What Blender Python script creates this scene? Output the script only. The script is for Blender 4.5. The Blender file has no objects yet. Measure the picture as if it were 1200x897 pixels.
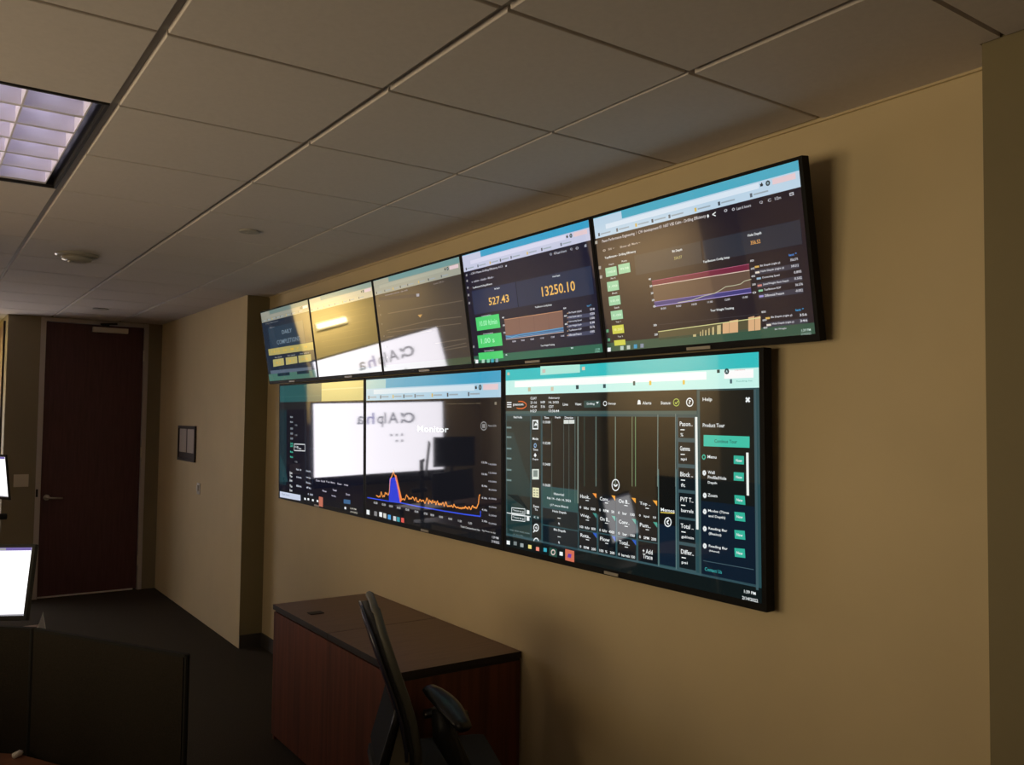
import bpy, bmesh, math, random
from mathutils import Vector, Matrix
random.seed(7)
SC = bpy.context.scene
COL = SC.collection

# ------------------------------------------------------------------ camera, world, light, exposure
FPX, YAW, PITCH, ROLL = 1001.8462, 0.6110, 0.0434, 0.0122
CAM = Vector((-2.3013, 0.0, 1.79))
cam = bpy.data.cameras.new('camera')
cam.sensor_fit = 'HORIZONTAL'
cam.sensor_width = 36.0
cam.lens = FPX * 36.0 / 1200.0
cam.clip_start = 0.05
camo = bpy.data.objects.new('camera', cam)
COL.objects.link(camo)
fwd = Vector((math.sin(YAW) * math.cos(PITCH), math.cos(YAW) * math.cos(PITCH), math.sin(PITCH)))
right = Vector((math.cos(YAW), -math.sin(YAW), 0))
up = right.cross(fwd)
r2 = right * math.cos(ROLL) + up * math.sin(ROLL)
u2 = up * math.cos(ROLL) - right * math.sin(ROLL)
camo.matrix_world = Matrix((r2, u2, -fwd)).transposed().to_4x4()
camo.location = CAM
SC.camera = camo

world = bpy.data.worlds.new('world')
SC.world = world
world.use_nodes = True
world.node_tree.nodes['Background'].inputs[0].default_value = (0.55, 0.62, 0.75, 1)
world.node_tree.nodes['Background'].inputs[1].default_value = 0.15

def area_light(name, loc, direction, sx, sy, power, color):
    l = bpy.data.lights.new(name, 'AREA')
    l.shape = 'RECTANGLE'; l.size = sx; l.size_y = sy
    l.energy = power; l.color = color
    o = bpy.data.objects.new(name, l); COL.objects.link(o)
    o.location = loc
    o.rotation_euler = Vector(direction).to_track_quat('-Z', 'Z').to_euler()
    return o
# daylight through the two windows of the left wall (just outside the panes)
DAY = (1.0, 0.79, 0.49)
for yc in (2.05, 3.45):
    area_light('window_daylight', (-4.80, yc, 1.62), (1, 0, 0), 1.2, 1.4, 38.0, DAY)
def spot(name, loc, target, power, color, angle, blend=0.6):
    l = bpy.data.lights.new(name, 'SPOT'); l.energy = power; l.color = color
    l.spot_size = math.radians(angle); l.spot_blend = blend; l.shadow_soft_size = 0.04
    o = bpy.data.objects.new(name, l); COL.objects.link(o)
    o.location = loc
    o.rotation_euler = (Vector(target) - Vector(loc)).to_track_quat('-Z', 'Y').to_euler()
    return o

vs = SC.view_settings
SC.display_settings.display_device = 'sRGB'
vs.view_transform = 'Standard'; vs.look = 'None'
vs.exposure = 0.0; vs.gamma = 1.0; vs.use_curve_mapping = False
SC.cycles.use_denoising = True
SC.cycles.max_bounces = 10
SC.cycles.sample_clamp_indirect = 6.0

# ------------------------------------------------------------------ materials
def lin(c):
    return tuple((v / 255 / 12.92) if v / 255 <= 0.04045 else ((v / 255 + 0.055) / 1.055) ** 2.4 for v in c)
def mat(name, color, rough=0.6, metal=0.0, spec=0.5, noise=0.0, scale=40.0, bump=0.0, stretch=(1, 1, 1), emit=None, estr=0.0, coat=0.0):
    m = bpy.data.materials.new(name); m.use_nodes = True
    nt = m.node_tree; b = nt.nodes['Principled BSDF']
    b.inputs['Base Color'].default_value = (*color, 1)
    b.inputs['Roughness'].default_value = rough
    b.inputs['Metallic'].default_value = metal
    b.inputs['Specular IOR Level'].default_value = spec
    b.inputs['Coat Weight'].default_value = coat
    if emit:
        b.inputs['Emission Color'].default_value = (*emit, 1)
        b.inputs['Emission Strength'].default_value = estr
    if noise or bump:
        tc = nt.nodes.new('ShaderNodeTexCoord'); mp = nt.nodes.new('ShaderNodeMapping')
        mp.inputs['Scale'].default_value = stretch
        nz = nt.nodes.new('ShaderNodeTexNoise'); nz.inputs['Scale'].default_value = scale; nz.inputs['Detail'].default_value = 4
        nt.links.new(tc.outputs['Object'], mp.inputs['Vector']); nt.links.new(mp.outputs['Vector'], nz.inputs['Vector'])
        if noise:
            rp = nt.nodes.new('ShaderNodeValToRGB')
            rp.color_ramp.elements[0].position = 0.3; rp.color_ramp.elements[1].position = 0.7
            rp.color_ramp.elements[0].color = (*[c * (1 - noise) for c in color], 1)
            rp.color_ramp.elements[1].color = (*[min(1, c * (1 + noise)) for c in color], 1)
            nt.links.new(nz.outputs['Fac'], rp.inputs['Fac']); nt.links.new(rp.outputs['Color'], b.inputs['Base Color'])
        if bump:
            bp = nt.nodes.new('ShaderNodeBump'); bp.inputs['Strength'].default_value = bump; bp.inputs['Distance'].default_value = 0.004
            nt.links.new(nz.outputs['Fac'], bp.inputs['Height']); nt.links.new(bp.outputs['Normal'], b.inputs['Normal'])
    return m

M = {}
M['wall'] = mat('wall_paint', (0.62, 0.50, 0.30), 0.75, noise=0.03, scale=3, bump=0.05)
M['wall_dark'] = mat('dark_wall_paint', (0.22, 0.18, 0.095), 0.75, noise=0.04, scale=3)  # darker wall colour for the near pilaster, return faces and divider end
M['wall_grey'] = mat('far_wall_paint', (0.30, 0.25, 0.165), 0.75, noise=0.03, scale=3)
M['tile'] = mat('ceiling_tile', (0.66, 0.60, 0.57), 0.9, spec=0.2, noise=0.025, scale=60, bump=0.10)
M['grid'] = mat('ceiling_grid', (0.42, 0.39, 0.35), 0.6)
M['carpet'] = mat('carpet', (0.045, 0.037, 0.028), 0.95, spec=0.1, noise=0.35, scale=180, bump=0.4)
M['vinyl'] = mat('baseboard_vinyl', (0.05, 0.042, 0.035), 0.6)
M['door'] = mat('door_mahogany', (0.105, 0.040, 0.042), 0.5, noise=0.18, scale=6, stretch=(8, 8, 0.6))
M['frame'] = mat('door_frame_paint', (0.58, 0.52, 0.49), 0.5)
M['steel'] = mat('brushed_steel', (0.72, 0.68, 0.62), 0.28, metal=1.0)
M['plate'] = mat('plastic_plate', (0.74, 0.66, 0.54), 0.5)
M['pale'] = mat('pale_metal', (0.85, 0.8, 0.74), 0.4)
M['mah_top'] = mat('laminate_top', (0.17, 0.095, 0.07), 0.42, noise=0.12, scale=5, stretch=(1, 10, 1))
M['mah_edge'] = mat('edge_band', (0.018, 0.010, 0.009), 0.6)
M['mah_side'] = mat('cherry_laminate', (0.125, 0.034, 0.016), 0.5, noise=0.45, scale=4, stretch=(7, 7, 0.35))
M['tvblack'] = mat('television_plastic', (0.008, 0.0075, 0.0075), 0.55, spec=0.12)
M['logo'] = mat('logo_plate', (0.42, 0.38, 0.32), 0.4)
M['bracket'] = mat('bracket_steel', (0.03, 0.03, 0.03), 0.5, metal=0.6)
M['black'] = mat('black_plastic', (0.012, 0.012, 0.013), 0.45, spec=0.3)
M['blackgloss'] = mat('black_gloss', (0.010, 0.010, 0.011), 0.28)
M['greyplastic'] = mat('grey_plastic', (0.022, 0.021, 0.017), 0.55, spec=0.3)
M['trimgrey'] = mat('chair_trim_grey', (0.085, 0.082, 0.066), 0.5, spec=0.3)
M['supportblack'] = mat('support_black', (0.008, 0.008, 0.009), 0.7, spec=0.1)
M['endlitgrey'] = mat('chair_end_lit_grey', (0.16, 0.15, 0.12), 0.6, spec=0.2)  # paler grey standing for light on the support's ends
M['backshell'] = mat('chair_back_shell', (0.035, 0.035, 0.06), 0.25)  # bluish base carries the sheen of monitor light
M['fabric'] = mat('chair_fabric', (0.03, 0.03, 0.033), 0.9, noise=0.3, scale=300, bump=0.3)
M['panel'] = mat('divider_fabric', (0.019, 0.015, 0.011), 0.95, spec=0.1, noise=0.2, scale=250, bump=0.3)
M['panelrail'] = mat('divider_rail', (0.010, 0.009, 0.008), 0.8, spec=0.15)
M['desk'] = mat('desk_laminate', (0.20, 0.085, 0.05), 0.45, noise=0.15, scale=5, stretch=(1, 8, 1))
M['white'] = mat('white_plastic', (0.75, 0.72, 0.68), 0.5)
M['cream'] = mat('detector_plastic', (0.45, 0.41, 0.35), 0.3)
M['paper'] = mat('paper', (0.52, 0.46, 0.42), 0.7)
M['darkwood'] = mat('dark_frame', (0.035, 0.02, 0.016), 0.5)
M['louver'] = mat('louver_aluminium', (0.84, 0.80, 0.88), 0.45, metal=0.0)
M['housing'] = mat('fixture_black', (0.02, 0.018, 0.018), 0.5)
M['tube'] = mat('fluorescent_tube', (0.9, 0.9, 0.9), 0.5, emit=(0.84, 0.78, 1.0), estr=3.4)
M['monwhite'] = mat('lit_page', (0.02, 0.02, 0.02), 0.3, emit=(1.0, 0.98, 1.0), estr=1.6)
M['tvwhite'] = mat('lit_wall_page', (0.02, 0.02, 0.02), 0.3, emit=(0.97, 0.93, 1.0), estr=5.4)
M['monpurple'] = mat('lit_toolbar', (0.02, 0.02, 0.02), 0.3, emit=(0.16, 0.12, 0.42), estr=0.9)
M['montask'] = mat('lit_taskbar', (0.02, 0.02, 0.02), 0.3, emit=(0.30, 0.30, 0.34), estr=1.0)
M['logogrey'] = mat('lit_logo_grey', (0.02, 0.02, 0.02), 0.3, emit=(0.22, 0.22, 0.27), estr=3.0)
M['logoviolet'] = mat('lit_logo_violet', (0.02, 0.02, 0.02), 0.3, emit=(0.24, 0.22, 0.50), estr=4.0)
M['lightbar'] = mat('warm_light_bar', (0.9, 0.9, 0.8), 0.5, emit=(1.0, 0.82, 0.42), estr=14.0)
M['offscreen'] = mat('dark_screen', (0.008, 0.008, 0.01), 0.2)

def screen_mat():
    m = bpy.data.materials.new('lit_display'); m.use_nodes = True
    nt = m.node_tree; b = nt.nodes['Principled BSDF']
    b.inputs['Base Color'].default_value = (0.012, 0.012, 0.013, 1)
    b.inputs['Roughness'].default_value = 0.035
    b.inputs['IOR'].default_value = 2.0
    a = nt.nodes.new('ShaderNodeAttribute'); a.attribute_name = 'Col'
    nt.links.new(a.outputs['Color'], b.inputs['Emission Color'])
    b.inputs['Emission Strength'].default_value = 1.0
    return m
M['display'] = screen_mat()

def glass_mat():
    m = bpy.data.materials.new('window_glass'); m.use_nodes = True
    nt = m.node_tree; nt.nodes.remove(nt.nodes['Principled BSDF'])
    t = nt.nodes.new('ShaderNodeBsdfTransparent'); g = nt.nodes.new('ShaderNodeBsdfGlossy'); g.inputs['Roughness'].default_value = 0.02
    f = nt.nodes.new('ShaderNodeFresnel'); mx = nt.nodes.new('ShaderNodeMixShader')
    nt.links.new(f.outputs[0], mx.inputs[0]); nt.links.new(t.outputs[0], mx.inputs[1]); nt.links.new(g.outputs[0], mx.inputs[2])
    nt.links.new(mx.outputs[0], nt.nodes['Material Output'].inputs['Surface'])
    return m
M['glass'] = glass_mat()

# ------------------------------------------------------------------ mesh helpers
def obj(name, bm, m, parent=None, smooth=False, mats=None):
    me = bpy.data.meshes.new(name)
    bm.normal_update(); bm.to_mesh(me); bm.free()
    for x in (mats or [m]): me.materials.append(x)
    if smooth:
        for p_ in me.polygons: p_.use_smooth = True
    o = bpy.data.objects.new(name, me); COL.objects.link(o)
    if parent: o.parent = parent
    return o
def bx(bm, lo, hi, bev=0.0, mi=0, mtx=None):
    lo = Vector(lo); hi = Vector(hi)
    r = bmesh.ops.create_cube(bm, size=1.0)
    vs_ = r['verts']
    for v in vs_:
        v.co = Vector(((v.co.x + .5) * (hi.x - lo.x) + lo.x, (v.co.y + .5) * (hi.y - lo.y) + lo.y, (v.co.z + .5) * (hi.z - lo.z) + lo.z))
    fs = set(f for v in vs_ for f in v.link_faces)
    if bev:
        es = list(set(e for v in vs_ for e in v.link_edges))
        rr = bmesh.ops.bevel(bm, geom=es, offset=bev, segments=2, profile=0.7, affect='EDGES')
        fs = set(rr['faces']) | set(f for v in rr['verts'] for f in v.link_faces)
        vs_ = list(set(v for f in fs for v in f.verts))
    for f in fs: f.material_index = mi
    if mtx: bmesh.ops.transform(bm, matrix=mtx, verts=vs_)
    return vs_
def box_obj(name, lo, hi, m, parent=None, bev=0.0):
    bm = bmesh.new(); bx(bm, lo, hi, bev); return obj(name, bm, m, parent)
def frame_of(d):
    d = d.normalized(); a = Vector((0, 0, 1)) if abs(d.z) < .9 else Vector((1, 0, 0))
    x = d.cross(a).normalized(); return x, d.cross(x).normalized()
def tube(bm, pts, rad, n=10, caps=True):
    pts = [Vector(p_) for p_ in pts]; rings = []
    for i, p_ in enumerate(pts):
        d = (pts[min(i + 1, len(pts) - 1)] - pts[max(i - 1, 0)])
        x, y = frame_of(d); r = rad[i] if isinstance(rad, (list, tuple)) else rad
        rings.append([bm.verts.new(p_ + x * r * math.cos(2 * math.pi * k / n) + y * r * math.sin(2 * math.pi * k / n)) for k in range(n)])
    for a, b in zip(rings, rings[1:]):
        for k in range(n): bm.faces.new((a[k], a[(k + 1) % n], b[(k + 1) % n], b[k]))
    if caps: bm.faces.new(rings[0][::-1]); bm.faces.new(rings[-1])
def lathe(bm, prof, n=28, c=(0, 0, 0)):
    c = Vector(c); rings = []
    for r, z in prof:
        rings.append([bm.verts.new(c + Vector((max(r, 1e-4) * math.cos(2 * math.pi * k / n), max(r, 1e-4) * math.sin(2 * math.pi * k / n), z))) for k in range(n)])
    for a, b in zip(rings, rings[1:]):
        for k in range(n): bm.faces.new((a[k], a[(k + 1) % n], b[(k + 1) % n], b[k]))
    bm.faces.new(rings[0][::-1]); bm.faces.new(rings[-1])
def prism(bm, poly, z0, z1):
    a = [bm.verts.new((x, y, z0)) for x, y in poly]; b = [bm.verts.new((x, y, z1)) for x, y in poly]
    n = len(poly)
    for k in range(n): bm.faces.new((a[k], a[(k + 1) % n], b[(k + 1) % n], b[k]))
    bm.faces.new(a[::-1]); bm.faces.new(b)
    bmesh.ops.recalc_face_normals(bm, faces=bm.faces)
def tag(o, label=None, cat=None, group=None, kind=None):
    if label: o['label'] = label
    if cat: o['category'] = cat
    if group: o['group'] = group
    if kind: o['kind'] = kind
    return o
def thing(name, label, cat, loc=(0, 0, 0), rz=0.0, group=None):
    o = bpy.data.objects.new(name, None); COL.objects.link(o)
    o.empty_display_size = 0.05; o.location = loc; o.rotation_euler = (0, 0, rz)
    return tag(o, label, cat, group)
def struct(name, lo, hi, m, parent=None, bev=0.0):
    o = box_obj(name, lo, hi, m, parent, bev)
    if not parent: o['kind'] = 'structure'
    return o
def copy_tree(o, parent=None):
    c = o.copy(); COL.objects.link(c)
    if parent: c.parent = parent
    for ch in list(o.children): copy_tree(ch, c)
    return c

# ------------------------------------------------------------------ the room
H = 2.75            # ceiling height
RX = -0.178         # face of the right wall beyond the television recess
NX = -0.145         # face of the pilaster nearest the camera
struct('floor', (-4.8, -2.6, -0.1), (0.2, 10.6, 0.0), M['carpet'])
struct('wall_right', (0.0, 1.05, 0), (0.12, 6.66, H), M['wall'])
struct('wall_right_near', (NX, -2.6, 0), (0.12, 1.05, H), M['wall_dark'])
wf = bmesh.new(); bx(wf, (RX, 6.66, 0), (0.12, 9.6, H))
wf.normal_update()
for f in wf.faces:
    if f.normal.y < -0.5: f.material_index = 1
wf = obj('wall_right_far', wf, None, mats=[M['wall'], M['wall_dark']]); wf['kind'] = 'structure'
struct('baseboard_right', (-0.011, 4.72, 0.0), (0.0, 6.66, 0.10), M['vinyl'])
struct('baseboard_right_far', (RX, 6.649, 0.0), (-0.011, 6.66, 0.10), M['vinyl'])
struct('trim_1', (-0.010, 1.05, H - 0.016), (0.0, 6.66, H), M['wall'])
YF = 9.45
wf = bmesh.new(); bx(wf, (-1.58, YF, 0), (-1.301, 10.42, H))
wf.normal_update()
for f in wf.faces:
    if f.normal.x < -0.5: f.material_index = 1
wf = obj('wall_far', wf, None, mats=[M['wall_grey'], M['wall_dark']]); wf['kind'] = 'structure'
d2 = bpy.data.objects.new('door_2', None); COL.objects.link(d2); d2.location = (-1.58, 10.06, 0); d2['kind'] = 'structure'
box_obj('door_leaf', (-.012, -.30, .01), (0, .30, 2.66), M['door'], d2, .002)
box_obj('door_frame', (-.018, -.34, 0), (0, -.30, 2.70), M['darkwood'], d2, .002)
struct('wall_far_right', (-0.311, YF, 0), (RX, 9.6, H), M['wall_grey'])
struct('wall_recess', (-4.6, 10.42, 0), (-1.301, 10.54, H), M['wall'])
wl = bmesh.new()
for lo, hi in (((-4.72, -2.6, 0), (-4.6, 1.35, H)), ((-4.72, 4.15, 0), (-4.6, 10.54, H)), ((-4.72, 1.35, 0), (-4.6, 4.15, 0.88)), ((-4.72, 1.35, 2.36), (-4.6, 4.15, H)), ((-4.72, 2.69, 0.88), (-4.6, 2.81, 2.36))): bx(wl, lo, hi)
obj('wall_left', wl, M['wall'])['kind'] = 'structure'
struct('wall_divider', (-4.05, 5.46, 0), (-2.66, 5.56, H), M['wall'])
struct('wall_divider_left', (-4.6, 5.46, 0), (-4.05, 5.56, H), M['wall_dark'])
struct('wall_near', (-4.72, -2.72, 0), (0.12, -2.6, H), M['wall'])
for k, y0 in enumerate((1.35, 2.81)):
    y1 = y0 + 1.34
    w = bpy.data.objects.new('window_%d' % (k + 1), None); COL.objects.link(w); w['kind'] = 'structure'
    bm = bmesh.new()
    for lo, hi in (((-4.71, y0, 0.88), (-4.62, y0 + .04, 2.36)), ((-4.71, y1 - .04, 0.88), (-4.62, y1, 2.36)), ((-4.71, y0 + .04, 0.88), (-4.62, y1 - .04, 0.92)), ((-4.71, y0 + .04, 2.32), (-4.62, y1 - .04, 2.36))): bx(bm, lo, hi)
    obj('window_frame', bm, M['frame'], w)
    box_obj('pane', (-4.672, y0 + .04, 0.92), (-4.666, y1 - .04, 2.32), M['glass'], w)

# ceiling: grid slab, tiles lowered a little below it, each a part of its own
cb = bmesh.new()
for lo, hi in (((-4.8, -2.7), (-2.426, 10.6)), ((-1.836, -2.7), (0.2, 10.6)), ((-2.426, -2.7), (-1.836, 2.834)), ((-2.426, 4.036), (-1.836, 10.6))): bx(cb, (*lo, H + .006), (*hi, H + .08))
ceil = obj('ceiling', cb, M['grid']); ceil['kind'] = 'structure'
PX, PY, X0, Y0 = 0.614, 0.6096, -0.5957, 1.6063
GX, GY = 0.024, 0.013
def tile_mesh(sx, sy):
    bm = bmesh.new()
    bx(bm, (-sx / 2, -sy / 2, -0.009), (sx / 2, sy / 2, 0.006))
    es = [e for e in bm.edges if all(v.co.z < 0 for v in e.verts)]
    bmesh.ops.bevel(bm, geom=es, offset=0.002, segments=1, affect='EDGES')
    me = bpy.data.meshes.new('ceiling_tile'); bm.to_mesh(me); bm.free(); me.materials.append(M['tile']); return me
tm_full = tile_mesh(PX - GX, PY - GY)
tm_edge = tile_mesh(-X0 - 0.010 - GX / 2, PY - GY)
LIGHT_CELLS = set()
xcols = [(i, X0 - PX * (i + .5)) for i in range(6)]
for j in range(-7, 15):
    yc = Y0 + PY * (j + .5)
    if yc - PY / 2 < -2.6 or yc + PY / 2 > 10.42: continue
    for i, xc in xcols:
        if i == 2 and j in (2, 3): continue          # the light fixture's opening
        if yc > 9.15 and i < 2: continue
        o = bpy.data.objects.new('ceiling_tile', tm_full); COL.objects.link(o); o.parent = ceil; o.location = (xc, yc, H)
    x1 = 0.0 if 1.05 < yc < 6.5 else None
    if x1 is not None and yc - PY / 2 > 1.05:
        o = bpy.data.objects.new('ceiling_tile', tm_edge); COL.objects.link(o); o.parent = ceil
        o.location = ((X0 - GX / 2 - 0.010) / 2, yc, H)
def cut_tile(*rects):
    x0, x1, y0, y1 = rects[0]; cx, cy = (x0 + x1) / 2, (y0 + y1) / 2
    bm = bmesh.new()
    for a0, a1, b0, b1 in rects: bx(bm, (a0 - cx, b0 - cy, -.009), (a1 - cx, b1 - cy, .006))
    o = obj('ceiling_tile', bm, M['tile'], ceil); o.location = (cx, cy, H)
XE = X0 + GX / 2
def yk(k): return Y0 + PY * (k - 7)
# cut pieces along the pilasters: two of them notched round the corners
cut_tile((XE, NX - .006, yk(6) + GY / 2, yk(7) - GY / 2), (NX - .006, -.010, 1.053, yk(7) - GY / 2))
cut_tile((XE, RX - .006, yk(15) + GY / 2, yk(16) - GY / 2), (RX - .006, -.010, yk(15) + GY / 2, 6.655))
for k in range(16, 19): cut_tile((XE, RX - .006, yk(k) + GY / 2, yk(k + 1) - GY / 2))
cut_tile((XE, RX - .006, yk(19) + GY / 2, YF - .006))
for i in (0, 1): cut_tile((X0 - PX * (i + 1) + GX / 2, X0 - PX * i - GX / 2, yk(19) + GY / 2, YF - .006))
for k in range(0, 6): cut_tile((XE, NX - .006, yk(k) + GY / 2, yk(k + 1) - GY / 2))

# door in the far wall
d1 = bpy.data.objects.new('door_1', None); COL.objects.link(d1); d1.location = (-0.806, YF, 0); d1['kind'] = 'structure'
def L(x, y, z): return (x + 0.806, y - YF, z)
bm = bmesh.new()
for lo, hi in (((-1.301, YF - .012, 0), (-1.256, YF + .1, 2.737)), ((-0.352, YF - .012, 0), (-0.311, YF + .1, 2.737)), ((-1.256, YF - .012, 2.70), (-0.352, YF + .1, 2.737))): bx(bm, L(*lo), L(*hi), .003)
obj('door_frame', bm, M['frame'], d1)
box_obj('header', L(-1.301, YF, 2.737), L(-0.311, YF + .1, H + .006), M['wall_grey'], d1)
box_obj('door_leaf', L(-1.252, YF + .022, 0.012), L(-0.356, YF + .066, 2.696), M['door'], d1, .002)
box_obj('under_door_glow', L(-1.25, YF + .012, 0.002), L(-0.39, YF + .022, 0.016), M['pale'], d1)  # pale strip in place of light leaking under the door
bm = bmesh.new(); tube(bm, [L(-1.20, YF + .022, 0.975), L(-1.20, YF - .045, 0.975), L(-1.185, YF - .055, 0.975), L(-1.065, YF - .05, 0.968)], [.011, .011, .010, .008], 10)
hd = obj('door_handle', bm, M['steel'], d1, True)
bm = bmesh.new(); tube(bm, [L(-1.20, YF + .021, 0.975), L(-1.20, YF + .010, 0.975)], .028, 20); obj('rosette', bm, M['steel'], hd)
box_obj('strike_plate', L(-1.297, YF - .016, 0.985), L(-1.278, YF - .012, 1.06), M['housing'], d1)
cl = box_obj('door_closer', L(-0.845, YF - .035, 2.622), L(-0.515, YF + .022, 2.672), M['pale'], d1, .004)
bm = bmesh.new(); tube(bm, [L(-0.70, YF - .02, 2.672), L(-0.70, YF - .02, 2.692), L(-0.78, YF - .05, 2.70), L(-0.62, YF - .015, 2.715)], .010, 8); obj('closer_arm', bm, M['housing'], cl)
for z in (0.25, 1.35, 2.35):
    bm = bmesh.new(); tube(bm, [L(-0.354, YF - .006, z), L(-0.354, YF - .006, z + .11)], .008, 8); obj('hinge', bm, M['steel'], d1)

# small fittings on the walls
t = thing('light_switch', 'beige three-gang light switch plate left of the dark door', 'light switch', (-1.423, YF, 1.147))
box_obj('plate', (-.063, -.006, -.06), (.063, 0, .06), M['plate'], t, .002)
for k in (-1, 0, 1): box_obj('rocker', (k * .038 - .013, -.010, -.028), (k * .038 + .013, -.006, .028), M['plate'], t, .001)
t = thing('framed_notice', 'dark framed notice with two pale sheets on the wall beside the door', 'picture frame', (RX, 8.32, 1.53))
bm = bmesh.new()
for lo, hi in (((-.018, -.30, -.165), (0, -.275, .165)), ((-.018, .275, -.165), (0, .30, .165)), ((-.018, -.275, .14), (0, .275, .165)), ((-.018, -.275, -.165), (0, .275, -.14))): bx(bm, lo, hi, .002)
obj('frame', bm, M['darkwood'], t)
box_obj('backing', (-.006, -.275, -.14), (0, .275, .14), M['darkwood'], t)
for a, b in ((-.262, -.02), (.02, .262)): box_obj('sheet', (-.009, a, -.085), (-.006, b, .135), M['paper'], t)
t = thing('thermostat', 'small pale wall plate below the framed notice', 'wall plate', (RX, 7.895, 1.139))
box_obj('plate', (-.007, -.045, -.05), (0, .045, .05), M['white'], t, .002)
box_obj('dial', (-.018, -.02, -.02), (-.007, .02, .03), M['white'], t, .003)

# ceiling fixture
t = thing('ceiling_light', 'recessed ceiling light with pale louvred cells and black edge', 'ceiling light', (-2.131, 3.435, H))
hx, hy = 0.294, 0.600
bm = bmesh.new()
for lo, hi in (((-hx, -hy, .0), (-hx + .012, hy, .13)), ((hx - .012, -hy, .0), (hx, hy, .13)), ((-hx + .012, -hy, .0), (hx - .012, -hy + .012, .13)), ((-hx + .012, hy - .012, .0), (hx - .012, hy, .13)), ((-hx, -hy, .13), (hx, hy, .135))): bx(bm, lo, hi)
obj('housing', bm, M['housing'], t)
bm = bmesh.new()
for lo, hi in (((-hx, -hy, -.010), (-hx + .010, hy, 0)), ((hx - .010, -hy, -.010), (hx, hy, 0)), ((-hx + .01, -hy, -.010), (hx - .01, -hy + .008, 0)), ((-hx + .01, hy - .008, -.010), (hx - .01, hy, 0))): bx(bm, lo, hi)
obj('trim_ring', bm, M['housing'], t)
bm = bmesh.new(); bx(bm, (-hx + .02, -hy + .02, .0), (-hx + .024, hy - .02, .055)); bx(bm, (hx - .046, -hy + .02, .0), (hx - .042, hy - .02, .055))
bx(bm, (-hx + .024, -hy + .018, -.002), (hx - .046, -hy + .024, .055)); bx(bm, (-hx + .024, hy - .022, .0), (hx - .046, hy - .018, .055))
obj('louver_frame', bm, M['louver'], t)
for k in range(2):
    x = -hx + .022 + (k + 1) * (2 * hx - .066) / 3
    box_obj('divider_blade', (x - .003, -hy + .024, -.001), (x + .003, hy - .022, .058), M['louver'], t)
for k in range(6):
    y = -hy + .024 + (k + 1) * (2 * hy - .046) / 6.0 - .01
    bm = bmesh.new()
    prof = [(-.017, 0.0), (-.014, .018), (-.008, .045), (-.002, .082), (.001, .082), (.003, .03), (.003, 0)]
    a = [bm.verts.new((-hx + .024, y + py, pz)) for py, pz in prof]; b = [bm.verts.new((hx - .046, y + py, pz)) for py, pz in prof]
    for q in range(len(prof)): bm.faces.new((a[q], b[q], b[(q + 1) % len(prof)], a[(q + 1) % len(prof)]))
    bm.faces.new(a); bm.faces.new(b[::-1]); bmesh.ops.recalc_face_normals(bm, faces=bm.faces)
    obj('louver_blade', bm, M['louver'], t)
for k in range(3):
    x = -hx + .022 + (k + .5) * (2 * hx - .066) / 3
    bm = bmesh.new(); tube(bm, [(x, -hy + .03, .105), (x, hy - .03, .105)], .013, 10); obj('fluorescent_tube', bm, M['tube'], t, True)
t = thing('smoke_detector', 'round beige smoke detector on the ceiling near the door', 'smoke detector', (-1.53, 5.635, H - .009))
bm = bmesh.new(); lathe(bm, [(.118, 0), (.118, -.008), (.108, -.014), (.09, -.016)]); obj('base', bm, M['cream'], t, False)
bm = bmesh.new(); lathe(bm, [(.085, -.016), (.080, -.034), (.055, -.044), (.03, -.046)]); obj('dome', bm, M['cream'], t, True)
bm = bmesh.new(); lathe(bm, [(.012, -.044), (.012, -.052), (.004, -.056)], 12, (-.04, -.03, 0)); obj('strobe_lens', bm, M['steel'], t, True)
for lab, x, y, r in (('flush round sprinkler cover in the ceiling right of the smoke detector', -.918, 4.34, .052), ('small round sprinkler cover in the ceiling just above the door', -.946, 8.39, .07)):
    t = thing('sprinkler_cover', lab, 'sprinkler', (x, y, H - .009), 0, 'ceiling sprinkler covers')
    bm = bmesh.new(); lathe(bm, [(r * .92, 0), (r * .92, -.004), (r, -.004), (r, -.007), (r * .8, -.009)], 24); obj('cover_plate', bm, M['grid'], t)
    bm = bmesh.new(); lathe(bm, [(r * .35, -.009), (r * .3, -.012)], 16); obj('centre_cap', bm, M['grid'], t)
# lamps that wash the far-left part of the room, seen mirrored in the glossy screens
def washer(name, loc, target, length, power, color, spread):
    o = area_light(name, loc, Vector(target) - Vector(loc), length, .08, power, color)
    o.data.spread = math.radians(spread); return o
washer('recess_washer', (-2.35, 9.98, H - .03), (-2.35, 10.42, 2.15), .9, 19.0, (1.0, 0.82, 0.40), 110)
washer('recess_washer', (-3.4, 9.98, H - .03), (-3.4, 10.42, 2.05), 1.1, 5.0, (1.0, 0.80, 0.46), 110)
washer('partition_washer', (-3.35, 4.95, H - .03), (-3.35, 5.46, 1.75), 1.3, 14.0, (1.0, 0.80, 0.56), 110)
area_light('rear_fill_lamp', (-2.2, -1.5, H - .03), (0, 0, -1), 1.1, .5, 6.5, (1.0, 0.78, 0.55))  # fill lamp added behind the camera to lift the dark cabinet end

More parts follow.
